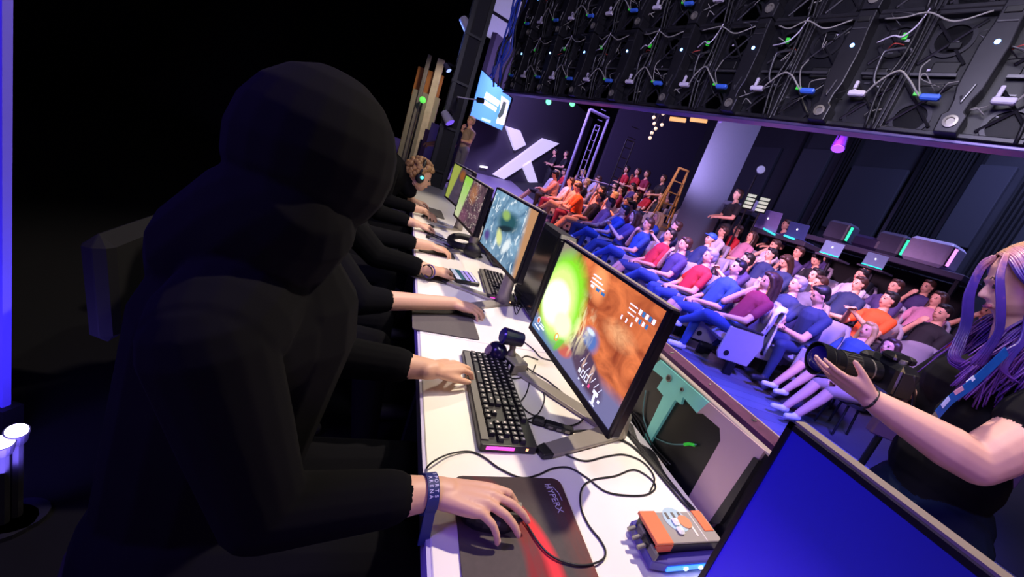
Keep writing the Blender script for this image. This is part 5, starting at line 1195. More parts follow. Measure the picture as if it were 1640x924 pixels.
p4, inv4, TH4 = player('curly blond-haired player leaning towards the farthest screens', hp4.y, 0, P4R, P4RT, P4L, P4LT, hp4, .007, hood=False, rkw=dict(sc=.9, elbow=(-.06, hp4.y - .22, .80)), lkw=dict(sc=.9), tx=-.25)
gaming_chair(-.25, hp4.y, 'black gaming chair under the curly blond-haired player')
CUR = mat('curls_blond', '#a87f52', .6, var=.45, scale=70); mb = MB(); rc = random.Random(5)
for k in range(150):
    u = rc.uniform(-1, 1); ph_ = rc.uniform(0, 2 * math.pi); s_ = math.sqrt(1 - u * u); d = Vector((s_ * math.cos(ph_), s_ * math.sin(ph_), u))
    if d.x > .35 and d.z < .45: continue
    if d.z < -.55: continue
    p = Vector((-.02, 0, .045)) + Vector((d.x * .105, d.y * .092, d.z * .10)); mb.sph(inv4 @ (TH4 @ p), (.022, .022, .022), 8)
B = Body(); o = None
mb.build('hair', CUR, p4, smooth=True)
mb = MB(); TT = inv4 @ TH4; mb.tube([TT @ Vector((-.01, .105 * math.cos(a), .03 + .115 * math.sin(a))) for a in [math.radians(d) for d in range(0, 181, 15)]], .012, 8, HB); hb4 = mb.build('headset_band', None, p4, smooth=True)
for s in (1, -1):
    mb = MB(); mb.sph(TT @ Vector((0, s * .095, .0)), (.036, .024, .045), 14, HB); mb.build('headset_cup', None, p4, smooth=True)
MB().sph(TT @ Vector((.012, -.118, .012)), (.014, .006, .014), 10, mat('teal_light', '#5fe0d0', .3, emit='#50e0d0', es=2.0)).build('headset_light', None, p4)

# ------------------------------------------------------------------ photographer
SKW = mat('skin_photographer', '#d8a696', .5, var=.05, scale=40, bump=.02); TEE = mat('tee_black', '#121116', .9, bump=.2, var=.3, scale=14, spec=.15); JEA = mat('trousers_navy', '#15223a', .85, bump=.3, var=.35, scale=16, spec=.15)
ph_ = empty('person', (1.56, .40, 0), 0, 'photographer with long purple hair and black tee holding a camera', 'person'); pinv = Matrix.Translation((-1.56, -.40, 0))
F = Vector((-.74, .67, 0)).normalized(); L_ = Vector((0, 0, 1)).cross(F)      # facing and her left
B = Body(); O = Vector((1.56, .40, 0))
def W(f, l, z): return O + F * f + L_ * l + Vector((0, 0, z))
HC = atd(1652, 462, 1.05)
NKb = Vector((HC.x + .03, HC.y - .02, HC.z - .20)); O = Vector((NKb.x + .04, NKb.y - .03, 0)); NZ = NKb.z
print('photographer head', HC, 'neck', NKb)
# legs and pelvis
for s in (1, -1):
    B.chain([W(-.02, s * .09, NZ - .53), W(.03, s * .10, .46), W(-.02, s * .10, .09)], [.115, .075, .05], 2); B.cap(W(-.04, s * .10, .045), .042, W(.14, s * .12, .04), .036, 3)
B.ell(W(-.02, 0, NZ - .50), (.13, .15, .14), 2); B.ell(W(.0, .0, NZ - .56), (.125, .155, .16), 2)
B.cap(W(-.01, 0, NZ - .46), .115, W(0, 0, NZ - .16), .112, 1); B.ell(W(.0, 0, NZ - .12), (.12, .17, .12), 1); B.ell(W(.0, 0, NZ - .36), (.115, .135, .15), 1)
for s in (1, -1): B.ell(W(.070, s * .070, NZ - .195), (.055, .070, .070), 1); B.cap(W(0, s * .07, NZ - .04), .065, W(0, s * .15, NZ - .06), .062, 1)
B.cap(W(.0, 0, NZ - .05), .060, HC + F * -.02 + Vector((0, 0, -.08)), .050, 0); B.ell(W(0, 0, NZ - .05), (.08, .10, .05), 1)
LS = W(0, .19, NZ - .07); LE = atd(1563, 742, .93); LW = atd(1396, 640, 1.00)
B.chain([LS, LS.lerp(LE, .26)], [.080, .082], 1); B.chain([LS.lerp(LE, .22), LS.lerp(LE, .8), LE], [.060, .056, .050], 0); B.chain([LE, LE.lerp(LW, .25), LE.lerp(LW, .75), LW], [.050, .053, .038, .029], 0)
RS = W(0, -.19, NZ - .07); RE = W(.10, -.24, NZ - .32); RW = atd(1446, 622, 1.14)
B.chain([RS, RS.lerp(RE, .5)], [.068, .060], 1); B.chain([RS.lerp(RE, .5), RE], [.050, .042], 0); B.chain([RE, RE.lerp(RW, .3), RW], [.042, .041, .027], 0)
LT = atd(1340, 602, 1.02); toC = (CAMP - LW).normalized()
hand(B, LW, LT - LW, (-Vector((0, 0, 1)) * .8 + toC * .65), side=-1, curls=[(-4, 8, 6), (2, 10, 8), (8, 12, 10), (12, 16, 12)], thumb=(26, 6), sc=.86, spread=6, nail=4, tdrop=.35)
RT = atd(1392, 582, 1.13)
hand(B, RW, RT - RW, Vector((0, 0, 1)) * .6 - toC * .4, side=-1 if False else 1, curls=[(20, 40, 30), (45, 60, 40), (50, 60, 40), (55, 60, 40)], thumb=(30, 20), sc=.84, nail=4)
yaw = math.radians(124); THp = Matrix.Translation(HC) @ Matrix.Rotation(yaw, 4, 'Z') @ Matrix.Rotation(math.radians(24), 4, 'Y')
head(B, None, THp, sc=.98, dark=5, lip=6)
pb = B.build('body', [SKW, TEE, JEA, SHOE, mat('nail_pink', '#d8a0b0', .3), EYE, mat('lip_rose', '#b05a68', .4)], .0045, ph_, smooth=3, T=pinv)
# hair: blond-pink crown running into violet lengths
def hair_dye():
    m = bpy.data.materials.new('hair_dyed_violet'); m.use_nodes = True; nt = m.node_tree; b = nt.nodes['Principled BSDF']; b.inputs['Roughness'].default_value = .38
    at = nt.nodes.new('ShaderNodeAttribute'); at.attribute_name = 'along'; cr = nt.nodes.new('ShaderNodeValToRGB'); e = cr.color_ramp.elements
    e[0].position = 0; e[0].color = (*lin('#b08468'), 1); e[1].position = 1; e[1].color = (*lin('#6a3c9c'), 1)
    for p_, c_ in ((.16, '#a87088'), (.32, '#4a3090'), (.6, '#35287c'), (.82, '#583288')): q = e.new(p_); q.color = (*lin(c_), 1)
    ad = nt.nodes.new('ShaderNodeTexNoise'); ad.inputs['Scale'].default_value = 40; tc = nt.nodes.new('ShaderNodeTexCoord'); nt.links.new(tc.outputs['Object'], ad.inputs['Vector'])
    mm = nt.nodes.new('ShaderNodeMath'); mm.operation = 'MULTIPLY_ADD'; mm.inputs[1].default_value = .35; nt.links.new(ad.outputs['Fac'], mm.inputs[0])
    m2 = nt.nodes.new('ShaderNodeMath'); m2.operation = 'SUBTRACT'; m2.inputs[1].default_value = .17; nt.links.new(at.outputs['Fac'], m2.inputs[0]); nt.links.new(m2.outputs[0], mm.inputs[2]); nt.links.new(mm.outputs[0], cr.inputs[0]); nt.links.new(cr.outputs[0], b.inputs['Base Color']); return m
hm = MB(); along = []; rh = random.Random(9)
def lock(pts, r0, r1, a0=0.0, a1=1.0, n=6, flat=.5):
    pts = spline(pts, 6); N_ = len(pts); rr = [max(.0012, (r0 + (r1 - r0) * (i / (N_ - 1))) * (1 if i > 1 else .7)) for i in range(N_)]
    hm.tube([pinv @ p for p in pts], rr, n); along.extend([a0 + (a1 - a0) * (i // n) / (N_ - 1) for i in range(N_ * n)])
def hp(x, y, z): return THp @ Vector((x, y, z))
NB_ = hm
for k in range(480):
    # each strand starts at the parting, hugs the skull and hangs to the shoulders
    s = 1 if k % 2 else -1; x0 = rh.uniform(-.085, .065); t_ = rh.random(); back = (x0 < -.03)
    zt_ = .130 - 6.0 * (x0 + .01) ** 2
    p0 = hp(x0, s * .004, zt_); w_ = rh.uniform(.92, 1.06)
    xs = x0 * 1.15 - .012; hang = rh.uniform(.16, .30)
    p1_ = hp(xs, s * .058 * w_, .098 - 4 * (x0 + .01) ** 2); p2_ = hp(xs - .008, s * .090 * w_, .035); p3_ = hp(min(xs, .030) - .015, s * .096 * w_, -.045)
    p4_ = p3_ + Vector((0, 0, -hang * .5)) + L_ * s * rh.uniform(.0, .02) + F * rh.uniform(-.01, .04); p5_ = p4_ + Vector((0, 0, -hang * .5)) + L_ * s * rh.uniform(-.01, .03) + F * rh.uniform(-.02, .05)
    lock([p0, p1_, p2_, p3_, p4_, p5_], rh.uniform(.0028, .0046), .0016, 0, 1, 5)
for k in range(90):   # back of the head
    a = rh.uniform(-1.2, 1.2); p0 = hp(-.06, a * .03, .115); p1_ = hp(-.105, a * .05, .06); p2_ = hp(-.115, a * .06, -.03); q = p2_ + Vector((0, 0, -.14)) - F * .01; lock([p0, p1_, p2_, q, q + Vector((0, 0, -.10)) + F * rh.uniform(-.03, .03)], .006, .003, .05, 1, 5)
for k in range(90):   # lock on the far side falling in front of the face, curling at the end
    j = rh.uniform(-1, 1); i2 = rh.uniform(-1, 1); d0 = 1.09
    lock([atd(1592 + 4 * j, 412 + 3 * i2, d0), atd(1572 + 5 * j, 428 + 4 * i2, d0 + .015), atd(1553 + 8 * j, 470, d0 + .02), atd(1548 + 9 * j, 515, d0 + .02), atd(1535 + 10 * j, 552 + 4 * i2, d0 + .01), atd(1528 + 10 * j, 575 + 5 * i2, d0), atd(1548 + 12 * j, 588 + 6 * i2, d0 - .01)], .0028, .0014, .12, .95, 5)
for k in range(80):   # lock over the near cheek
    j = rh.uniform(-1, 1); i2 = rh.uniform(-1, 1); d0 = .965
    lock([atd(1612 + 4 * j, 408 + 3 * i2, d0 + .02), atd(1602 + 6 * j, 440, d0), atd(1603 + 7 * j, 490, d0 - .01), atd(1600 + 7 * j, 530, d0 - .005), atd(1580 + 9 * j, 562 + 5 * i2, d0 + .01), atd(1565 + 12 * j, 580 + 6 * i2, d0 + .02)], .0026, .0013, .14, .85, 5)
for k in range(30):   # curls lying on the shoulder
    j = rh.uniform(-1, 1); d0 = .97
    lock([atd(1650, 470 + 20 * j, d0), atd(1640 + 6 * j, 540, d0 - .01), atd(1616 + 8 * j, 566 + 6 * j, d0 - .01), atd(1605 + 8 * j, 590 + 5 * j, d0), atd(1625 + 8 * j, 610 + 5 * j, d0)], .0042, .002, .3, .95, 5)
ho = hm.build('hair', hair_dye(), ph_, smooth=True)
at = ho.data.attributes.new('along', 'FLOAT', 'POINT'); at.data.foreach_set('value', along)
# lanyard, badge, bracelets
LY = mat('lanyard_blue', '#12509a', .5, var=.3, scale=50)
def ribbon(pts, wdir, w_, m, name, parent, th=.0015):
    pts = spline(pts, 6); vs = []; wd = Vector(wdir).normalized() * w_ / 2
    for p in pts: vs += [pinv @ (p - wd), pinv @ (p + wd)]
    o = MB().add(vs, [(2 * i, 2 * i + 1, 2 * i + 3, 2 * i + 2) for i in range(len(pts) - 1)], m).build(name, None, parent); so = o.modifiers.new('s', 'SOLIDIFY'); so.thickness = th; return o
ly = ribbon([atd(1612, 562, .955), atd(1585, 588, .955), atd(1552, 618, .95), atd(1522, 640, .955), atd(1500, 664, .965)], (_x * .45 + _y * .9), .022, LY, 'lanyard', ph_)
for (a, b, c_) in (((1560, 604), (1548, 614), '#dce4f4'), ((1542, 621), (1528, 630), '#c890a8'), ((1520, 637), (1508, 651), '#b8c4e8')):
    ribbon([atd(a[0] , a[1], .949), atd(b[0], b[1], .952)], (_x * .45 + _y * .9), .010, mat('lanyard_print_' + c_[1:], c_, .5), 'lanyard_print', ly)
rb_ = ribbon([atd(1500, 664, .962), atd(1490, 676, .962)], (_x * .45 + _y * .9), .018, STEEL, 'lanyard_clasp', ph_)
MB().box(pinv @ atd(1462, 694, .97), (.050, .004, .028), WHITE, rz=.6).build('badge', None, ph_); MB().box(pinv @ atd(1470, 700, .965), (.030, .004, .012), BLACK, rz=.6).build('badge_print', None, ph_)
def ringat(c, ax, r, th, m, name, par):
    T_ = frame(c, ax, (0, 0, 1)); MB().tube([pinv @ (T_ @ Vector((0, r * math.cos(a), r * math.sin(a)))) for a in [2 * math.pi * k / 24 for k in range(25)]], th, 6, m).build(name, None, par, smooth=True)
axw = (LW - LE).normalized(); ringat(LW + axw * .004, axw, .0285, .0028, CABLE, 'bracelet', ph_); ringat(LW - axw * .030, axw, .031, .0016, STEEL, 'chain_bracelet', ph_)

# camera with a long lens, held in her hands
LF = atd(1306, 573, 1.10); LB = atd(1398, 594, 1.10); cam_o = empty('photo_camera', tuple(LB), 0, 'black camera with a long zoom lens held by the photographer', 'camera'); ci = Matrix.Translation(-LB)
ax = (LF - LB).normalized(); Ltot = (LF - LB).length; TC = ci @ frame(LB, ax, (0, 0, 1)); LENS = mat('lens_black', '#1b1c1f', .28, .3, spec=.6); RUB = mat('rubber_ring', '#101114', .6)
def ly_(s0, s1, r0, r1, m, nm, n=36): MB().cyl(TC @ Vector((s0 * Ltot, 0, 0)), TC @ Vector((s1 * Ltot, 0, 0)), r0, r1, n, m).build(nm, None, cam_o)
ly_(-.04, .10, .031, .031, LENS, 'lens_mount'); ly_(.10, .13, .033, .033, STEEL, 'mount_ring'); ly_(.13, .34, .034, .035, LENS, 'lens_barrel'); ly_(.34, .62, .0385, .0385, RUB, 'zoom_ring'); ly_(.62, .74, .0365, .038, LENS, 'lens_barrel'); ly_(.74, .80, .040, .043, LENS, 'focus_ring'); ly_(.80, .84, .0405, .0405, RUB, 'focus_ring')
prof = [(.040, .82), (.045, .84), (.048, .99), (.048, 1.0), (.045, 1.0), (.040, .86), (.0, .86)]
MB().lathe([(r, z * Ltot) for r, z in prof], 40, LENS, TC @ Matrix.Rotation(math.pi / 2, 4, 'Y')).build('lens_hood', None, cam_o)
MB().sph(TC @ Vector((.90 * Ltot, 0, 0)), (.012, .039, .039), 24, mat('front_glass', '#241a6a', .08, spec=.9), ).build('front_glass', None, cam_o, smooth=True)
for k in range(26):
    a = 2 * math.pi * k / 26; MB().cyl(TC @ Vector((.36 * Ltot, .0388 * math.cos(a), .0388 * math.sin(a))), TC @ Vector((.60 * Ltot, .0388 * math.cos(a), .0388 * math.sin(a))), .0013, n=5, m=LENS).build('grip_rib', None, cam_o)
MB().box((-.045, 0, -.002), (.062, .128, .094), LENS, T=TC, bev=.014).build('camera_body', None, cam_o)
MB().box((-.045, .0, .054), (.058, .050, .026), LENS, T=TC, bev=.010).build('viewfinder_hump', None, cam_o)
MB().box((-.030, -.055, .0), (.075, .026, .090), RUB, T=TC, bev=.012).build('hand_grip', None, cam_o)
MB().box((-.082, 0, .052), (.022, .034, .022), RUB, T=TC, bev=.006).build('eyecup', None, cam_o)
MB().box((-.078, 0, -.006), (.003, .070, .050), mat('lcd_glass', '#15203a', .1), T=TC).build('rear_screen', None, cam_o)
MB().box((-.045, .0655, -.004), (.044, .003, .070), RUB, T=TC, bev=.001).build('port_door', None, cam_o)
for q in (-.030, .025): MB().cyl(TC @ Vector((-.045, q, .044)), TC @ Vector((-.045, q, .056)), .010, m=STEEL, n=18).build('dial', None, cam_o)
MB().tube(spline([TC @ Vector((-.05, -.06, .03)), TC @ Vector((-.10, -.06, -.05)), TC @ Vector((-.14, -.02, -.10)), TC @ Vector((-.10, .05, -.06)), TC @ Vector((-.05, .066, .03))], 6), .004, 6, CABLE).build('strap', None, cam_o, smooth=True)
# ------------------------------------------------------------------ left of the stage: dark column, lights, clutter
def glow(name, col, es): return mat(name, col, .4, emit=col, es=es)
p = atd(735, 150, 5.2); cl = empty('lighting_tower', (p.x, p.y, 0), 0, 'tall dark scaffold column with small fixtures left of the projected slide', 'column'); 
for dx, dy in ((-.10, -.10), (.10, -.10), (-.10, .10), (.10, .10)): MB().box((dx, dy, 2.6), (.05, .05, 5.2), METAL).build('post', None, cl)
MB().box((0, 0, 2.6), (.17, .17, 5.2), mat('column_skin', '#1c1c20', .7)).build('column_core', None, cl)
for k in range(9): MB().box((-.02, -.13, .4 + k * .58), (.24, .012, .03), METAL).build('cross_bar', None, cl)
def fixture(px, py, d, label, col='#d8d0ff', es=2.2, body='#b8b4c4', s=.10, aim=(0, 0, -1), hang=True, arm=False):
    q = atd(px, py, d); t = empty('stage_light', tuple(q), 0, label, 'light', 'small stage lights'); bm = mat('fixture_' + body[1:], body, .4)
    a = Vector(aim).normalized(); MB().cyl(-a * s * .5, a * s * .5, s * .32, s * .42, 18, bm).build('lamp_housing', None, t)
    MB().cyl(a * s * .5, a * s * .54, s * .38, s * .38, 18, glow('lamp_glow_' + col[1:] + str(int(es * 10)), col, es)).build('lamp_lens', None, t)
    MB().tube([(s * .35, 0, 0), (s * .4, 0, s * .4), (0, 0, s * .62), (-s * .4, 0, s * .4), (-s * .35, 0, 0)], s * .05, 6, METAL).build('yoke', None, t)
    if hang: MB().cyl((0, 0, s * .6), (0, 0, 7.48 - q.z), .018, n=8, m=METAL).build('hanger_pipe', None, t)
    elif arm: MB().cyl((0, 0, s * .6), (Vector((p.x, p.y, q.z + s * .5)) - q), .016, n=8, m=METAL).build('bracket_arm', None, t)
    return t
fixture(747, 40, 5.0, 'white and purple stage light high on the dark column', '#8a6aff', 2.0, '#d9d4e4', .17, (.5, -.3, -.5), hang=False, arm=True)
fixture(716, 188, 5.0, 'white stage light low on the dark column', '#7a5ae0', 1.0, '#d9d4e4', .15, (.5, -.3, -.5), hang=False, arm=True)
fixture(716, 108, 5.0, 'small blue-white stage light beside the dark column', '#9ab0ff', 1.5, '#5a5a70', .09, (.5, -.3, -.5), hang=False, arm=True)
mp = atd(752, 158, 4.6); o = empty('boom_pole', tuple(mp), 0, 'thin pole with a dark round end across the projected slide', 'pole')
a_, b_ = atd(733, 155, 4.6) - mp, atd(764, 160, 4.6) - mp; MB().cyl(a_, b_, .008, m=mat('pole_pale', '#c8c2c8', .4)).build('pole', None, o); MB().cyl(b_, b_ + (b_ - a_) * .35, .030, .030, 14, BLACK).build('round_head', None, o); MB().cyl(a_, Vector((p.x, p.y, mp.z)) - mp, .012, m=METAL).build('bracket_arm', None, o)
# wooden flats and a shelf of odds and ends far on stage left
def far_box(px0, py0, px1, py1, d, th, m, name, label, cat, group=None, ground_it=True):
    a = atd((px0 + px1) / 2, py0, d); b = atd((px0 + px1) / 2, py1, d); w_ = (px1 - px0) / FPX * d; z0 = ground(a.x, a.y) if ground_it else b.z
    t = tag(MB().box((0, 0, 0), (w_, th, a.z - z0), m, bev=.01).build(name), label, cat, group); t.location = (a.x, a.y, (a.z + z0) / 2); t.rotation_euler = (0, 0, math.atan2(_x.y, _x.x)); return t
WOOD = mat('plywood', '#b0703c', .6, var=.3, scale=6); TAN = mat('tan_flat', '#8c8474', .7, var=.2, scale=6)
far_box(670, 114, 712, 139.5, 8.9, .05, WOOD, 'plywood_board', 'orange plywood board at the upper left beside the dark column', 'board')
far_box(662, 150, 706, 262, 8.7, .05, TAN, 'scenery_flat', 'tan scenery flat standing under the orange plywood board', 'board')
far_box(702, 95, 713, 150, 8.5, .05, mat('cream_cloth', '#c8b8a0', .8, var=.3, scale=9), 'cloth_bundle', 'pale cloth hanging beside the orange plywood board', 'cloth')
far_box(686, 88, 692, 290, 8.4, .05, mat('grey_post', '#77706a', .6), 'wooden_post', 'pale grey post in front of the plywood board', 'post')
light('stage_left_fill', 'SPOT', tuple(atd(735, 60, 6.5)), tuple(atd(690, 180, 8.8)), 160, (1.0, .85, .66), .1, 50, .6)  # added spot that brightens the flats, no fixture there
gl = atd(677, 160, 8.4); t = tag(MB().sph((0, 0, 0), .07, 12, glow('green_led_cluster', '#58d050', 1.2)).build('green_light'), 'small green light at the far left beside the tan flat', 'light'); t.location = gl; MB().cyl((0, 0, -.05), (0, 0, ground(gl.x, gl.y) - gl.z), .02, n=8, m=METAL).build('stand', None, t)
for k, (px, py, c_) in enumerate(((700, 205, '#9a8ab8'), (690, 215, '#6a4a78'), (682, 232, '#3a3450'), (706, 228, '#55506a'), (695, 245, '#7a6a92'))):
    far_box(px - 7, py - 6, px + 7, py + 10, 7.6 + k * .25, .15, mat('clutter_%d' % k, c_, .6), 'equipment_case', ('pale violet', 'plum', 'dark', 'grey', 'lilac')[k] + ' tall equipment case standing at stage left before the tan flat', 'case', 'equipment cases at stage left')
person('stand', 1, *(lambda q: (q.x, q.y, ground(q.x, q.y)))(atd(750, 215, 10.0)), 3.6, 'khaki-clad person standing beside the dark column, under the slide', 0, 'khaki', 'grey', 'dark', 'blond', 0)
person('stand', 2, *(lambda q: (q.x, q.y, ground(q.x, q.y)))(atd(722, 232, 6.6)), 3.4, 'dark-clad person standing behind the farthest monitors', 1, 'black', 'black', 'dark', 'black', 0)
# skylight-like lit window high at the far end
sk = atd(806, 30, 13.5); wd_ = empty('lit_window', tuple(sk), math.atan2(.2, .98), 'pale lavender lit panel between the column and the video wall', 'panel')
for k, dz in enumerate((.42, -.42)): MB().box((0, 0, dz), (.95, .05, .72), glow('lavender_panel', '#8a84a8', .75)).build('lit_pane', None, wd_)
for dz in (.82, 0, -.82): MB().box((0, -.02, dz), (1.05, .07, .07), METAL).build('frame_bar', None, wd_)
for dx in (-.5, .5): MB().box((dx, -.02, 0), (.07, .07, 1.7), METAL).build('frame_bar', None, wd_)
# ------------------------------------------------------------------ panel and area lamp added for the blue glow far left; wash lights
e1 = atd(23, 462, 1.14); hx_ = Vector((_x.x, _x.y, 0)).normalized(); BLP = mat('added_panel_blue', '#6a60e0', .7, var=.1, scale=5)
pn = empty('added_blue_panel', (e1.x, e1.y, 0), math.atan2(hx_.y, hx_.x), 'tall panel added for the blue glow at the far left edge', 'panel')
MB().box((-.62, 0, 1.27), (1.2, .02, 2.30), BLP).build('fabric', None, pn)
for c_, d_ in (((-.62, 0, 2.43), (1.24, .05, .04)), ((-.62, 0, .06), (1.24, .05, .12)), ((-1.23, 0, 1.25), (.04, .05, 2.4))): MB().box(c_, d_, METAL).build('frame_bar', None, pn)
MB().tube(spline([(-.03, -.02, 1.62), (-.018, -.03, 1.50), (-.05, -.03, 1.38), (-.12, -.03, 1.30)], 6), .004, 6, mat('cable_pale_blue', '#8a86e8', .5)).build('cable', None, pn)
light('added_panel_wash', 'AREA', tuple(atd(-60, 720, .92)), tuple(atd(-20, 520, 1.14)), 5.0, (.20, .14, 1.0), .25)
for px, py, d in ((4, 708, .98), (27, 690, 1.0)):
    q = atd(px, py, d); t = empty('floor_wash_light', tuple(q), 0, ('white-glowing wash light lying at the far left edge' if px == 4 else 'second wash light glowing just right of the far left edge'), 'light')
    a = (CAMP - q).normalized(); a = (a + Vector((0, 0, 1.2))).normalized(); MB().cyl(-a * .05, Vector((0, 0, 0)), .018, .022, 20, BLACK).build('lamp_housing', None, t); MB().cyl(Vector((0, 0, 0)), a * .003, .019, .019, 20, glow('wash_white', '#f4f0ff', 4.0)).build('lamp_lens', None, t)
    MB().cyl(-a * .04, Vector((-a.x * .04, -a.y * .04, -q.z + .01)), .012, n=8, m=METAL).build('stand', None, t); MB().cyl(Vector((-a.x * .04, -a.y * .04, -q.z)), Vector((-a.x * .04, -a.y * .04, -q.z + .015)), .06, n=16, m=BLACK).build('base', None, t)
q = atd(6, 815, 1.08); t = empty('cable_connector', (q.x, q.y, q.z), 0, 'orange-tipped cable connector hanging at the far left edge', 'connector')
MB().cyl((0, 0, 0), (.020, .012, .020), .011, .009, 14, mat('orange_tip', '#e8a060', .4)).build('tip', None, t); MB().cyl((-.03, -.018, -.03), (0, 0, 0), .009, n=12, m=BLACK).build('sleeve', None, t)
MB().tube(spline([(-.03, -.018, -.03), (-.05, -.03, .02), (-.01, -.01, .07), (.03, .01, .06)], 6), .003, 6, mat('cable_plum', '#5a3a50', .5)).build('cable', None, t)

# ------------------------------------------------------------------ far end of the hall: door frames, ladder, truss pieces
PALEM = mat('pale_metal', '#9a94b8', .4, .3)
def pole_px(pix, d, r, m, name, parent, org): 
    return MB().tube([atd(x, y, d) - org for x, y in pix], r, 6, m).build(name, None, parent)
def frame_thing(px0, py0, px1, py1, d, label, r=.035, rungs=0, m=PALEM, name='door_frame', cat='door frame', bot=None):
    o0 = atd((px0 + px1) / 2, max(py0, py1), d); a = atd(px0, py0, d); b = atd(px1, py1, d); zg = ground(a.x, a.y) if bot is None else bot
    t = empty(name, (a.x, a.y, zg), 0, label, cat); o_ = Vector((a.x, a.y, zg)); zt_ = max(a.z, b.z)
    MB().cyl((0, 0, 0), (0, 0, zt_ - zg), r, n=8, m=m).build('upright', None, t); MB().cyl((b.x - a.x, b.y - a.y, 0), (b.x - a.x, b.y - a.y, zt_ - zg), r, n=8, m=m).build('upright', None, t)
    MB().cyl((0, 0, zt_ - zg), (b.x - a.x, b.y - a.y, zt_ - zg), r, n=8, m=m).build('crossbar', None, t)
    for k in range(rungs): z = .3 + k * .3; MB().cyl((0, 0, z), (b.x - a.x, b.y - a.y, z), r * .7, n=6, m=m).build('rung', None, t)
    return t
frame_thing(924, 235, 975, 190, 12.2, 'tall pale metal door frame right of the big X', .05)
frame_thing(952, 205, 961, 203, 11.6, 'narrow ladder hanging beside the pale door frame', .02, 12, name='ladder', cat='ladder')
frame_thing(1003, 225, 1016, 228, 11.5, 'dark narrow ladder against the far wall behind the crowd', .02, 10, METAL, 'ladder', 'ladder')
GOLD = mat('ladder_gold', '#c89850', .45, .2)
lp = atd(1083, 300, 10.2); lg = ground(lp.x, lp.y); ld = empty('step_ladder', (lp.x, lp.y, lg), math.atan2(_x.y, _x.x), 'gold step ladder standing left of the big pillar', 'ladder'); hL = atd(1083, 268, 10.2).z - lg
for s in (-1, 1): MB().tube([(s * .28, 0, 0), (s * .12, .0, hL)], .03, 6, GOLD).build('rail', None, ld); MB().tube([(s * .28, .5, 0), (s * .12, .04, hL)], .022, 6, GOLD).build('rear_leg', None, ld)
for k in range(6): z = hL * (.14 + .14 * k); w_ = .28 - .16 * z / hL; MB().box((0, 0, z), (2 * w_, .07, .025), GOLD).build('step', None, ld)
MB().box((0, .02, hL), (.28, .12, .04), GOLD).build('top_cap', None, ld)
rl = empty('guard_rail', tuple(atd(960, 292, 12.4)), 0, 'pale horizontal guard rail behind the far crowd', 'rail'); o_ = atd(960, 292, 12.4); MB().cyl(atd(925, 283, 12.4) - o_, atd(992, 300, 12.4) - o_, .025, m=PALEM).build('top_rail', None, rl)
for px, py in ((925, 283), (958, 291.5), (992, 300)): a = atd(px, py, 12.4) - o_; MB().cyl(a, a - Vector((0, 0, .9)), .02, m=PALEM).build('post', None, rl)
# lamps under the ceiling
def bar_light(px0, py0, px1, py1, d, col, es, label, w_=.07):
    a, b = atd(px0, py0, d), atd(px1, py1, d); c = (a + b) / 2; t = tag(MB().cyl(a - c, b - c, w_, n=10, m=glow('bar_' + col[1:] + str(int(es * 10)), col, es)).build('ceiling_light'), label, 'light', 'lights under the far ceiling'); t.location = c; MB().cyl((0, 0, 0), (0, 0, 7.48 - c.z), .01, n=6, m=METAL).build('hanger_pipe', None, t)
bar_light(1073, 190, 1098, 193, 10.0, '#e0a868', 1.1, 'amber ceiling light left of the pillar top', .055)
bar_light(1106, 191, 1132, 194, 10.0, '#e0a868', 1.1, 'second amber ceiling light beside the pillar top', .055)
bar_light(1036, 176, 1052, 178, 10.0, '#e8c8a8', .9, 'pale ceiling light over the far crowd', .05)
for k, (px, py) in enumerate(((1047, 188), (1048, 198), (1050, 206), (1044, 213), (1041, 221), (1060, 200), (1062, 182))):
    q = atd(px, py, 9.8); t = tag(MB().sph((0, 0, 0), .045, 10, glow('bulb_warm', '#e8d0b8', .9)).build('light_bulb'), 'small warm bulb in the cluster hanging over the far crowd', 'light', 'bulbs hanging over the far crowd'); t.location = q; c_ = MB().cyl((0, 0, .04), (0, 0, 7.48 - q.z), .006, n=6, m=CABLE).build('lamp_cord', None, t)
fixture(880, 161, 8.6, 'green stage light under the video wall, left one', '#60ffb0', 2.5, '#2a5a4a', .16, (-.3, -.6, -.5)); fixture(918, 164, 8.8, 'green stage light under the video wall, right one', '#50ff90', 2.5, '#2a5a4a', .16, (-.3, -.6, -.5))
q = atd(1344, 230, 5.6); t = fixture(1346, 228, 5.6, 'purple-glowing stage light hanging below the video wall', '#a050ff', 1.6, '#6a30b8', .22, (-.3, -.3, -.9)); MB().cyl((0, 0, .05), (0, 0, .35), .02, m=mat('purple_hook', '#5a2aa8', .4)).build('hook', None, t)
light('purple_lamp', 'POINT', (q.x - .2, q.y - .1, q.z + .05), (0, 0, 0), 6, (.55, .2, 1.0), .05)
fixture(1155, 190, 8.4, 'violet stage light at the top of the pillar', '#c090ff', 2.0, '#8a70b0', .12, (.3, .3, -.4))
fixture(1218, 273, 8.0, 'small pale projector on a thin stand behind the sound desk', '#8a88b0', .8, '#7a7890', .20, (-.5, -.5, 0), hang=False)
q = atd(1218, 273, 8.0); MB_ = MB().cyl((0, 0, -.1), (0, 0, -(q.z - 1.0)), .02, m=METAL); t = tag(MB_.build('tripod_stand'), 'thin dark stand holding the small projector behind the sound desk', 'stand'); t.location = q + Vector((0, .05, 0))
# structural strips under the ceiling
for k, (px, py) in enumerate(((1130, 215), (1300, 218))):
    pass
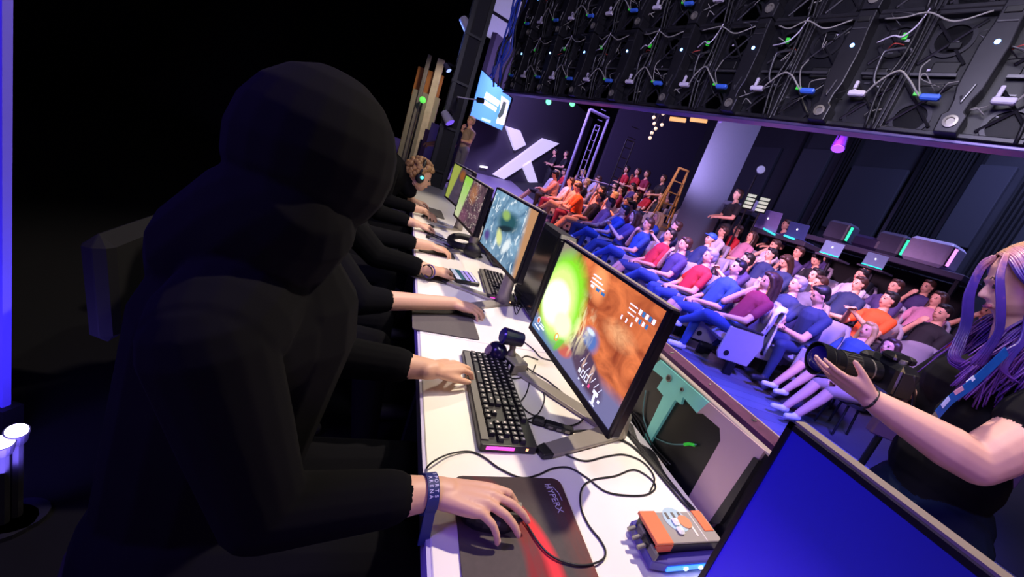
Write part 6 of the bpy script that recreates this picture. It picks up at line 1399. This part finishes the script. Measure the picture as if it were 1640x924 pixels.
# ------------------------------------------------------------------ sound desk and rear counter
TB_ = mat('table_dark', '#3a3648', .6)
def tab(px0, py0, px1, py1, X_, dep, label, name='sound_desk', cat='table', top=TB_):
    a, b = onx(px0, py0, X_), onx(px1, py1, X_); zt_ = (a.z + b.z) / 2; g = ground(X_, (a.y + b.y) / 2); yc = (a.y + b.y) / 2; L = abs(a.y - b.y)
    t = empty(name, (X_ + dep / 2, yc, g), 0, label, cat); h = zt_ - g
    MB().box((0, 0, h - .05), (dep, L, .10), top, bev=.01).build('table_top', None, t)
    for sx in (-1, 1):
        for sy in (-1, 1): MB().box((sx * (dep / 2 - .05), sy * (L / 2 - .05), (h - .1) / 2), (.05, .05, h - .1), METAL).build('leg', None, t)
    MB().box((dep / 2 - .03, 0, (h - .1) / 2 + .1), (.03, L - .1, h - .35), BLACKM).build('back_panel', None, t)
    return t, X_, zt_, (a.y, b.y)
t, Xc, zc, _ = tab(1290, 373, 1545, 441, 7.9, .7, 'long grey rear counter carrying green-lit computers', 'rear_counter', 'counter', mat('counter_grey', '#4a4660', .6))
t, Xs, zs, _ = tab(1160, 328, 1205, 338, 7.3, .8, 'black sound desk in front of the pillar side', 'sound_desk', 'table')
t, Xt, zt2, _ = tab(1205, 362, 1290, 388, 7.35, .7, 'technicians\' black table with two laptops', 'laptop_table', 'table')
def on_top(px, X_, z_):
    best = min((abs(PX + FPX * (Vector((X_, y, z_)) - CAMP).dot(_x) / (Vector((X_, y, z_)) - CAMP).dot(_z) - px), y) for y in [1.5 + .01 * k for k in range(800)]); return Vector((X_, best[1], z_))
def pc(px, label, m, w_=.26, h=.46, glowm=None, dl=.5):
    q = on_top(px, Xc + .25, zc); t = empty('computer_tower', tuple(q), 0, label, 'computer')
    MB().box((0, 0, h / 2 + .01), (dl * .8, dl, h), m, bev=.05).build('case', None, t)
    if glowm:
        MB().box((-.0 - dl * .32, -dl / 2 - .006, h / 2), (.10, .02, h * .80), BLACK, bev=.009).build('front_trim', None, t)
        MB().cyl((-dl * .32, -dl / 2 - .018, h * .16), (-dl * .32, -dl / 2 - .018, h * .84), .030, n=12, m=glowm).build('light_strip', None, t)
    for q_ in (-.12, .12): MB().box((0, q_, .005), (.2, .04, .012), BLACK).build('foot', None, t)
    return t
pc(1482, 'white rounded computer case with a pink light strip on the rear counter', mat('case_white_lilac', '#cfc4e4', .45), h=.42, glowm=glow('strip_pink', '#e890ff', 1.6), dl=.62)
pc(1420, 'glass-fronted computer with a green light strip, middle of the rear counter', mat('case_grey_glass', '#5a5a70', .3), h=.40, glowm=glow('strip_green', '#30e0a0', 1.6), dl=.46)
pc(1338, 'grey computer with a green light strip at the left end of the rear counter', MATS['case_grey_glass'], h=.40, glowm=MATS['strip_green'], dl=.46)
pc(1388, 'dark violet box between the two green-lit computers', mat('case_violet', '#3a3358', .4), h=.24, dl=.5)
def laptop(px, X_, z_, label, col, s=1.0, cat='laptop', glowlogo=True):
    q = on_top(px, X_, z_); t = empty('laptop', tuple(q), 0, label, cat); m = mat('laptop_' + col[1:], col, .4, .3)
    MB().box((.14 * s, 0, .01), (.26 * s, .36 * s, .018), m, bev=.006).build('base', None, t); MB().box((0, 0, .13 * s), (.014, .36 * s, .25 * s), m, T=Matrix.Rotation(-.15, 4, 'Y'), bev=.006).build('lid', None, t)
    MB().sph((-.022 - .02 * s, 0, .15 * s), (.004, .018, .018), 10, glow('lid_mark', '#ffffff', 2.0)).build('lid_mark', None, t); return t
laptop(1224, 7.40, zt2, 'lilac laptop lid with a glowing mark on the technicians\' table', '#a294d8', 1.7)
laptop(1272, 7.40, zt2, 'blue-grey laptop in front of the seated technician', '#4a5a9a', 1.25)
for px, py, lab in ((1333, 398, 'teal-lit laptop under the rear counter, left one'), (1402, 417, 'teal-lit laptop under the rear counter, right one')):
    a = atd(px, py, 6.6); t = empty('laptop', tuple(a), 0, lab, 'laptop'); MB().box((0, 0, 0), (.02, .34, .22), mat('laptop_teal', '#6a80a0', .4), bev=.006).build('lid', None, t); MB().box((-.012, 0, -.11), (.01, .34, .02), glow('teal_strip', '#20c8b0', 1.0)).build('light_strip', None, t); MB().sph((-.014, 0, .02), (.004, .015, .015), 8, MATS['lid_mark']).build('lid_mark', None, t)
    sh_ = empty('small_shelf', (a.x + .12, a.y, ground(a.x, a.y)), 0, 'low dark stand under the ' + lab.split(' under')[0] + (', left' if px < 1380 else ', right'), 'stand'); hh = a.z - .125 - ground(a.x, a.y); MB().box((0, 0, hh - .02), (.34, .42, .03), TB_).build('shelf', None, sh_); MB().cyl((0, 0, 0), (0, 0, hh - .03), .03, m=METAL).build('post', None, sh_)
# lit panels standing on the sound desk, mixer
for k, px in enumerate((1200, 1221)):
    a = atd(px, 322 + 6 * k, 8.2); t = empty('lit_display', tuple(a), 0, ('left' if k == 0 else 'right') + ' of two pale striped screens behind the sound desk', 'screen')
    MB().box((.02, 0, 0), (.03, .26, .34), BLACK, bev=.006).build('housing', None, t)
    for j in range(4): MB().box((0, 0, .12 - j * .08), (.012, .24, .055), glow('pale_screen', '#c4d0b8', .75)).build('screen_band', None, t)
    MB().cyl((.02, 0, -.17), (.02, 0, -.17 - (a.z - .17 - 1.0)), .02, m=METAL).build('stand', None, t)
q = on_top(1176, Xs + .2, zs); t = empty('mixing_console', tuple(q), 0, 'grey mixing console on the sound desk', 'console'); MB().box((0, 0, .06), (.5, .8, .10), mat('console_grey', '#7a7684', .5), bev=.02).build('body', None, t)
for k in range(14): MB().box((-.12 + .08 * (k % 4), -.34 + .05 * k, .115), (.02, .014, .014), WHITE).build('fader_knob', None, t)
q = on_top(1187, Xs + .1, zs); t = tag(MB().box((0, 0, .14), (.12, .22, .26), mat('white_box', '#d8d4f0', .5), bev=.02).build('white_speaker'), 'small white box standing on the sound desk', 'speaker'); t.location = q + Vector((0, -.25, 0))
for px0, py0, px1, py1, lab in ((1223, 366, 1241, 376, 'left'), (1256, 377, 1272, 383, 'right')):
    a, b = onx(px0, py0, 7.33), onx(px1, py1, 7.33); c = (a + b) / 2; t = tag(MB().cyl(a - c, b - c, .022, n=8, m=glow('cyan_strip', '#38c8c8', 1.2)).build('light_strip'), lab + ' cyan light strip along the front of the technicians\' table', 'light', 'cyan strips on the technicians\' table'); t.location = c
def tech(px, py, d, kind, v, sh_, hr, lab):
    a = atd(px, py, d); g = ground(a.x, a.y); person(kind, v, a.x, a.y, (a.z - 1.66) if kind == 'stand' and a.z - 1.66 > g - .4 else g, FACE, lab, 0, sh_, 'black', 'dark', hr, 0); print('tech', round(a.z - 1.66, 2), round(g, 2)); return a
tech(1184, 313, 8.3, 'stand', 2, 'black', 'brown', 'sound engineer standing at the sound desk')
tech(1261, 361, 8.6, 'stand', 2, 'violet', 'brown', 'technician in lilac behind the blue-grey laptop')
for k, (px, py) in enumerate(((1160, 356), (1172, 362), (1182, 356))):
    a = atd(px, py, 7.0); g = ground(a.x, a.y); put_seat(a.x, a.y, g, FACE, 'empty khaki-lit seat below the sound desk, ' + ('left', 'middle', 'right')[k])

# barrier with a white edge behind the photographer's forearms
bp = [atd(1446, 601, 2.3), atd(1500, 634, 2.3), atd(1496, 668, 2.3), atd(1440, 640, 2.3)]; bc = bp[0]; br_ = empty('crowd_barrier', (bc.x, bc.y, 0), 0, 'low purple-brown barrier with a white edge behind the photographer\'s forearms', 'barrier')
e0, e1_ = Vector((bp[0].x, bp[0].y, 0)), Vector((bp[1].x, bp[1].y, 0)); dv = (e1_ - e0); e1_ = e0 + dv.normalized() * .9; hh = bp[0].z; nv_ = Vector((-dv.y, dv.x, 0)).normalized()
ang = math.atan2(dv.y, dv.x); mid = (e0 + e1_) / 2 - e0
MB().box((mid.x, mid.y, hh - .22), (.9, .06, .36), mat('barrier_plum', '#6a4a5c', .6), rz=ang, bev=.01).build('panel', None, br_)
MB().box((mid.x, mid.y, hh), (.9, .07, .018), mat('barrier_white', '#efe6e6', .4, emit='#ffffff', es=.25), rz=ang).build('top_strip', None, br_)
for k in (.08, .82): q_ = dv.normalized() * k; MB().cyl((q_.x, q_.y, 0), (q_.x, q_.y, hh - .4), .02, m=METAL).build('post', None, br_)
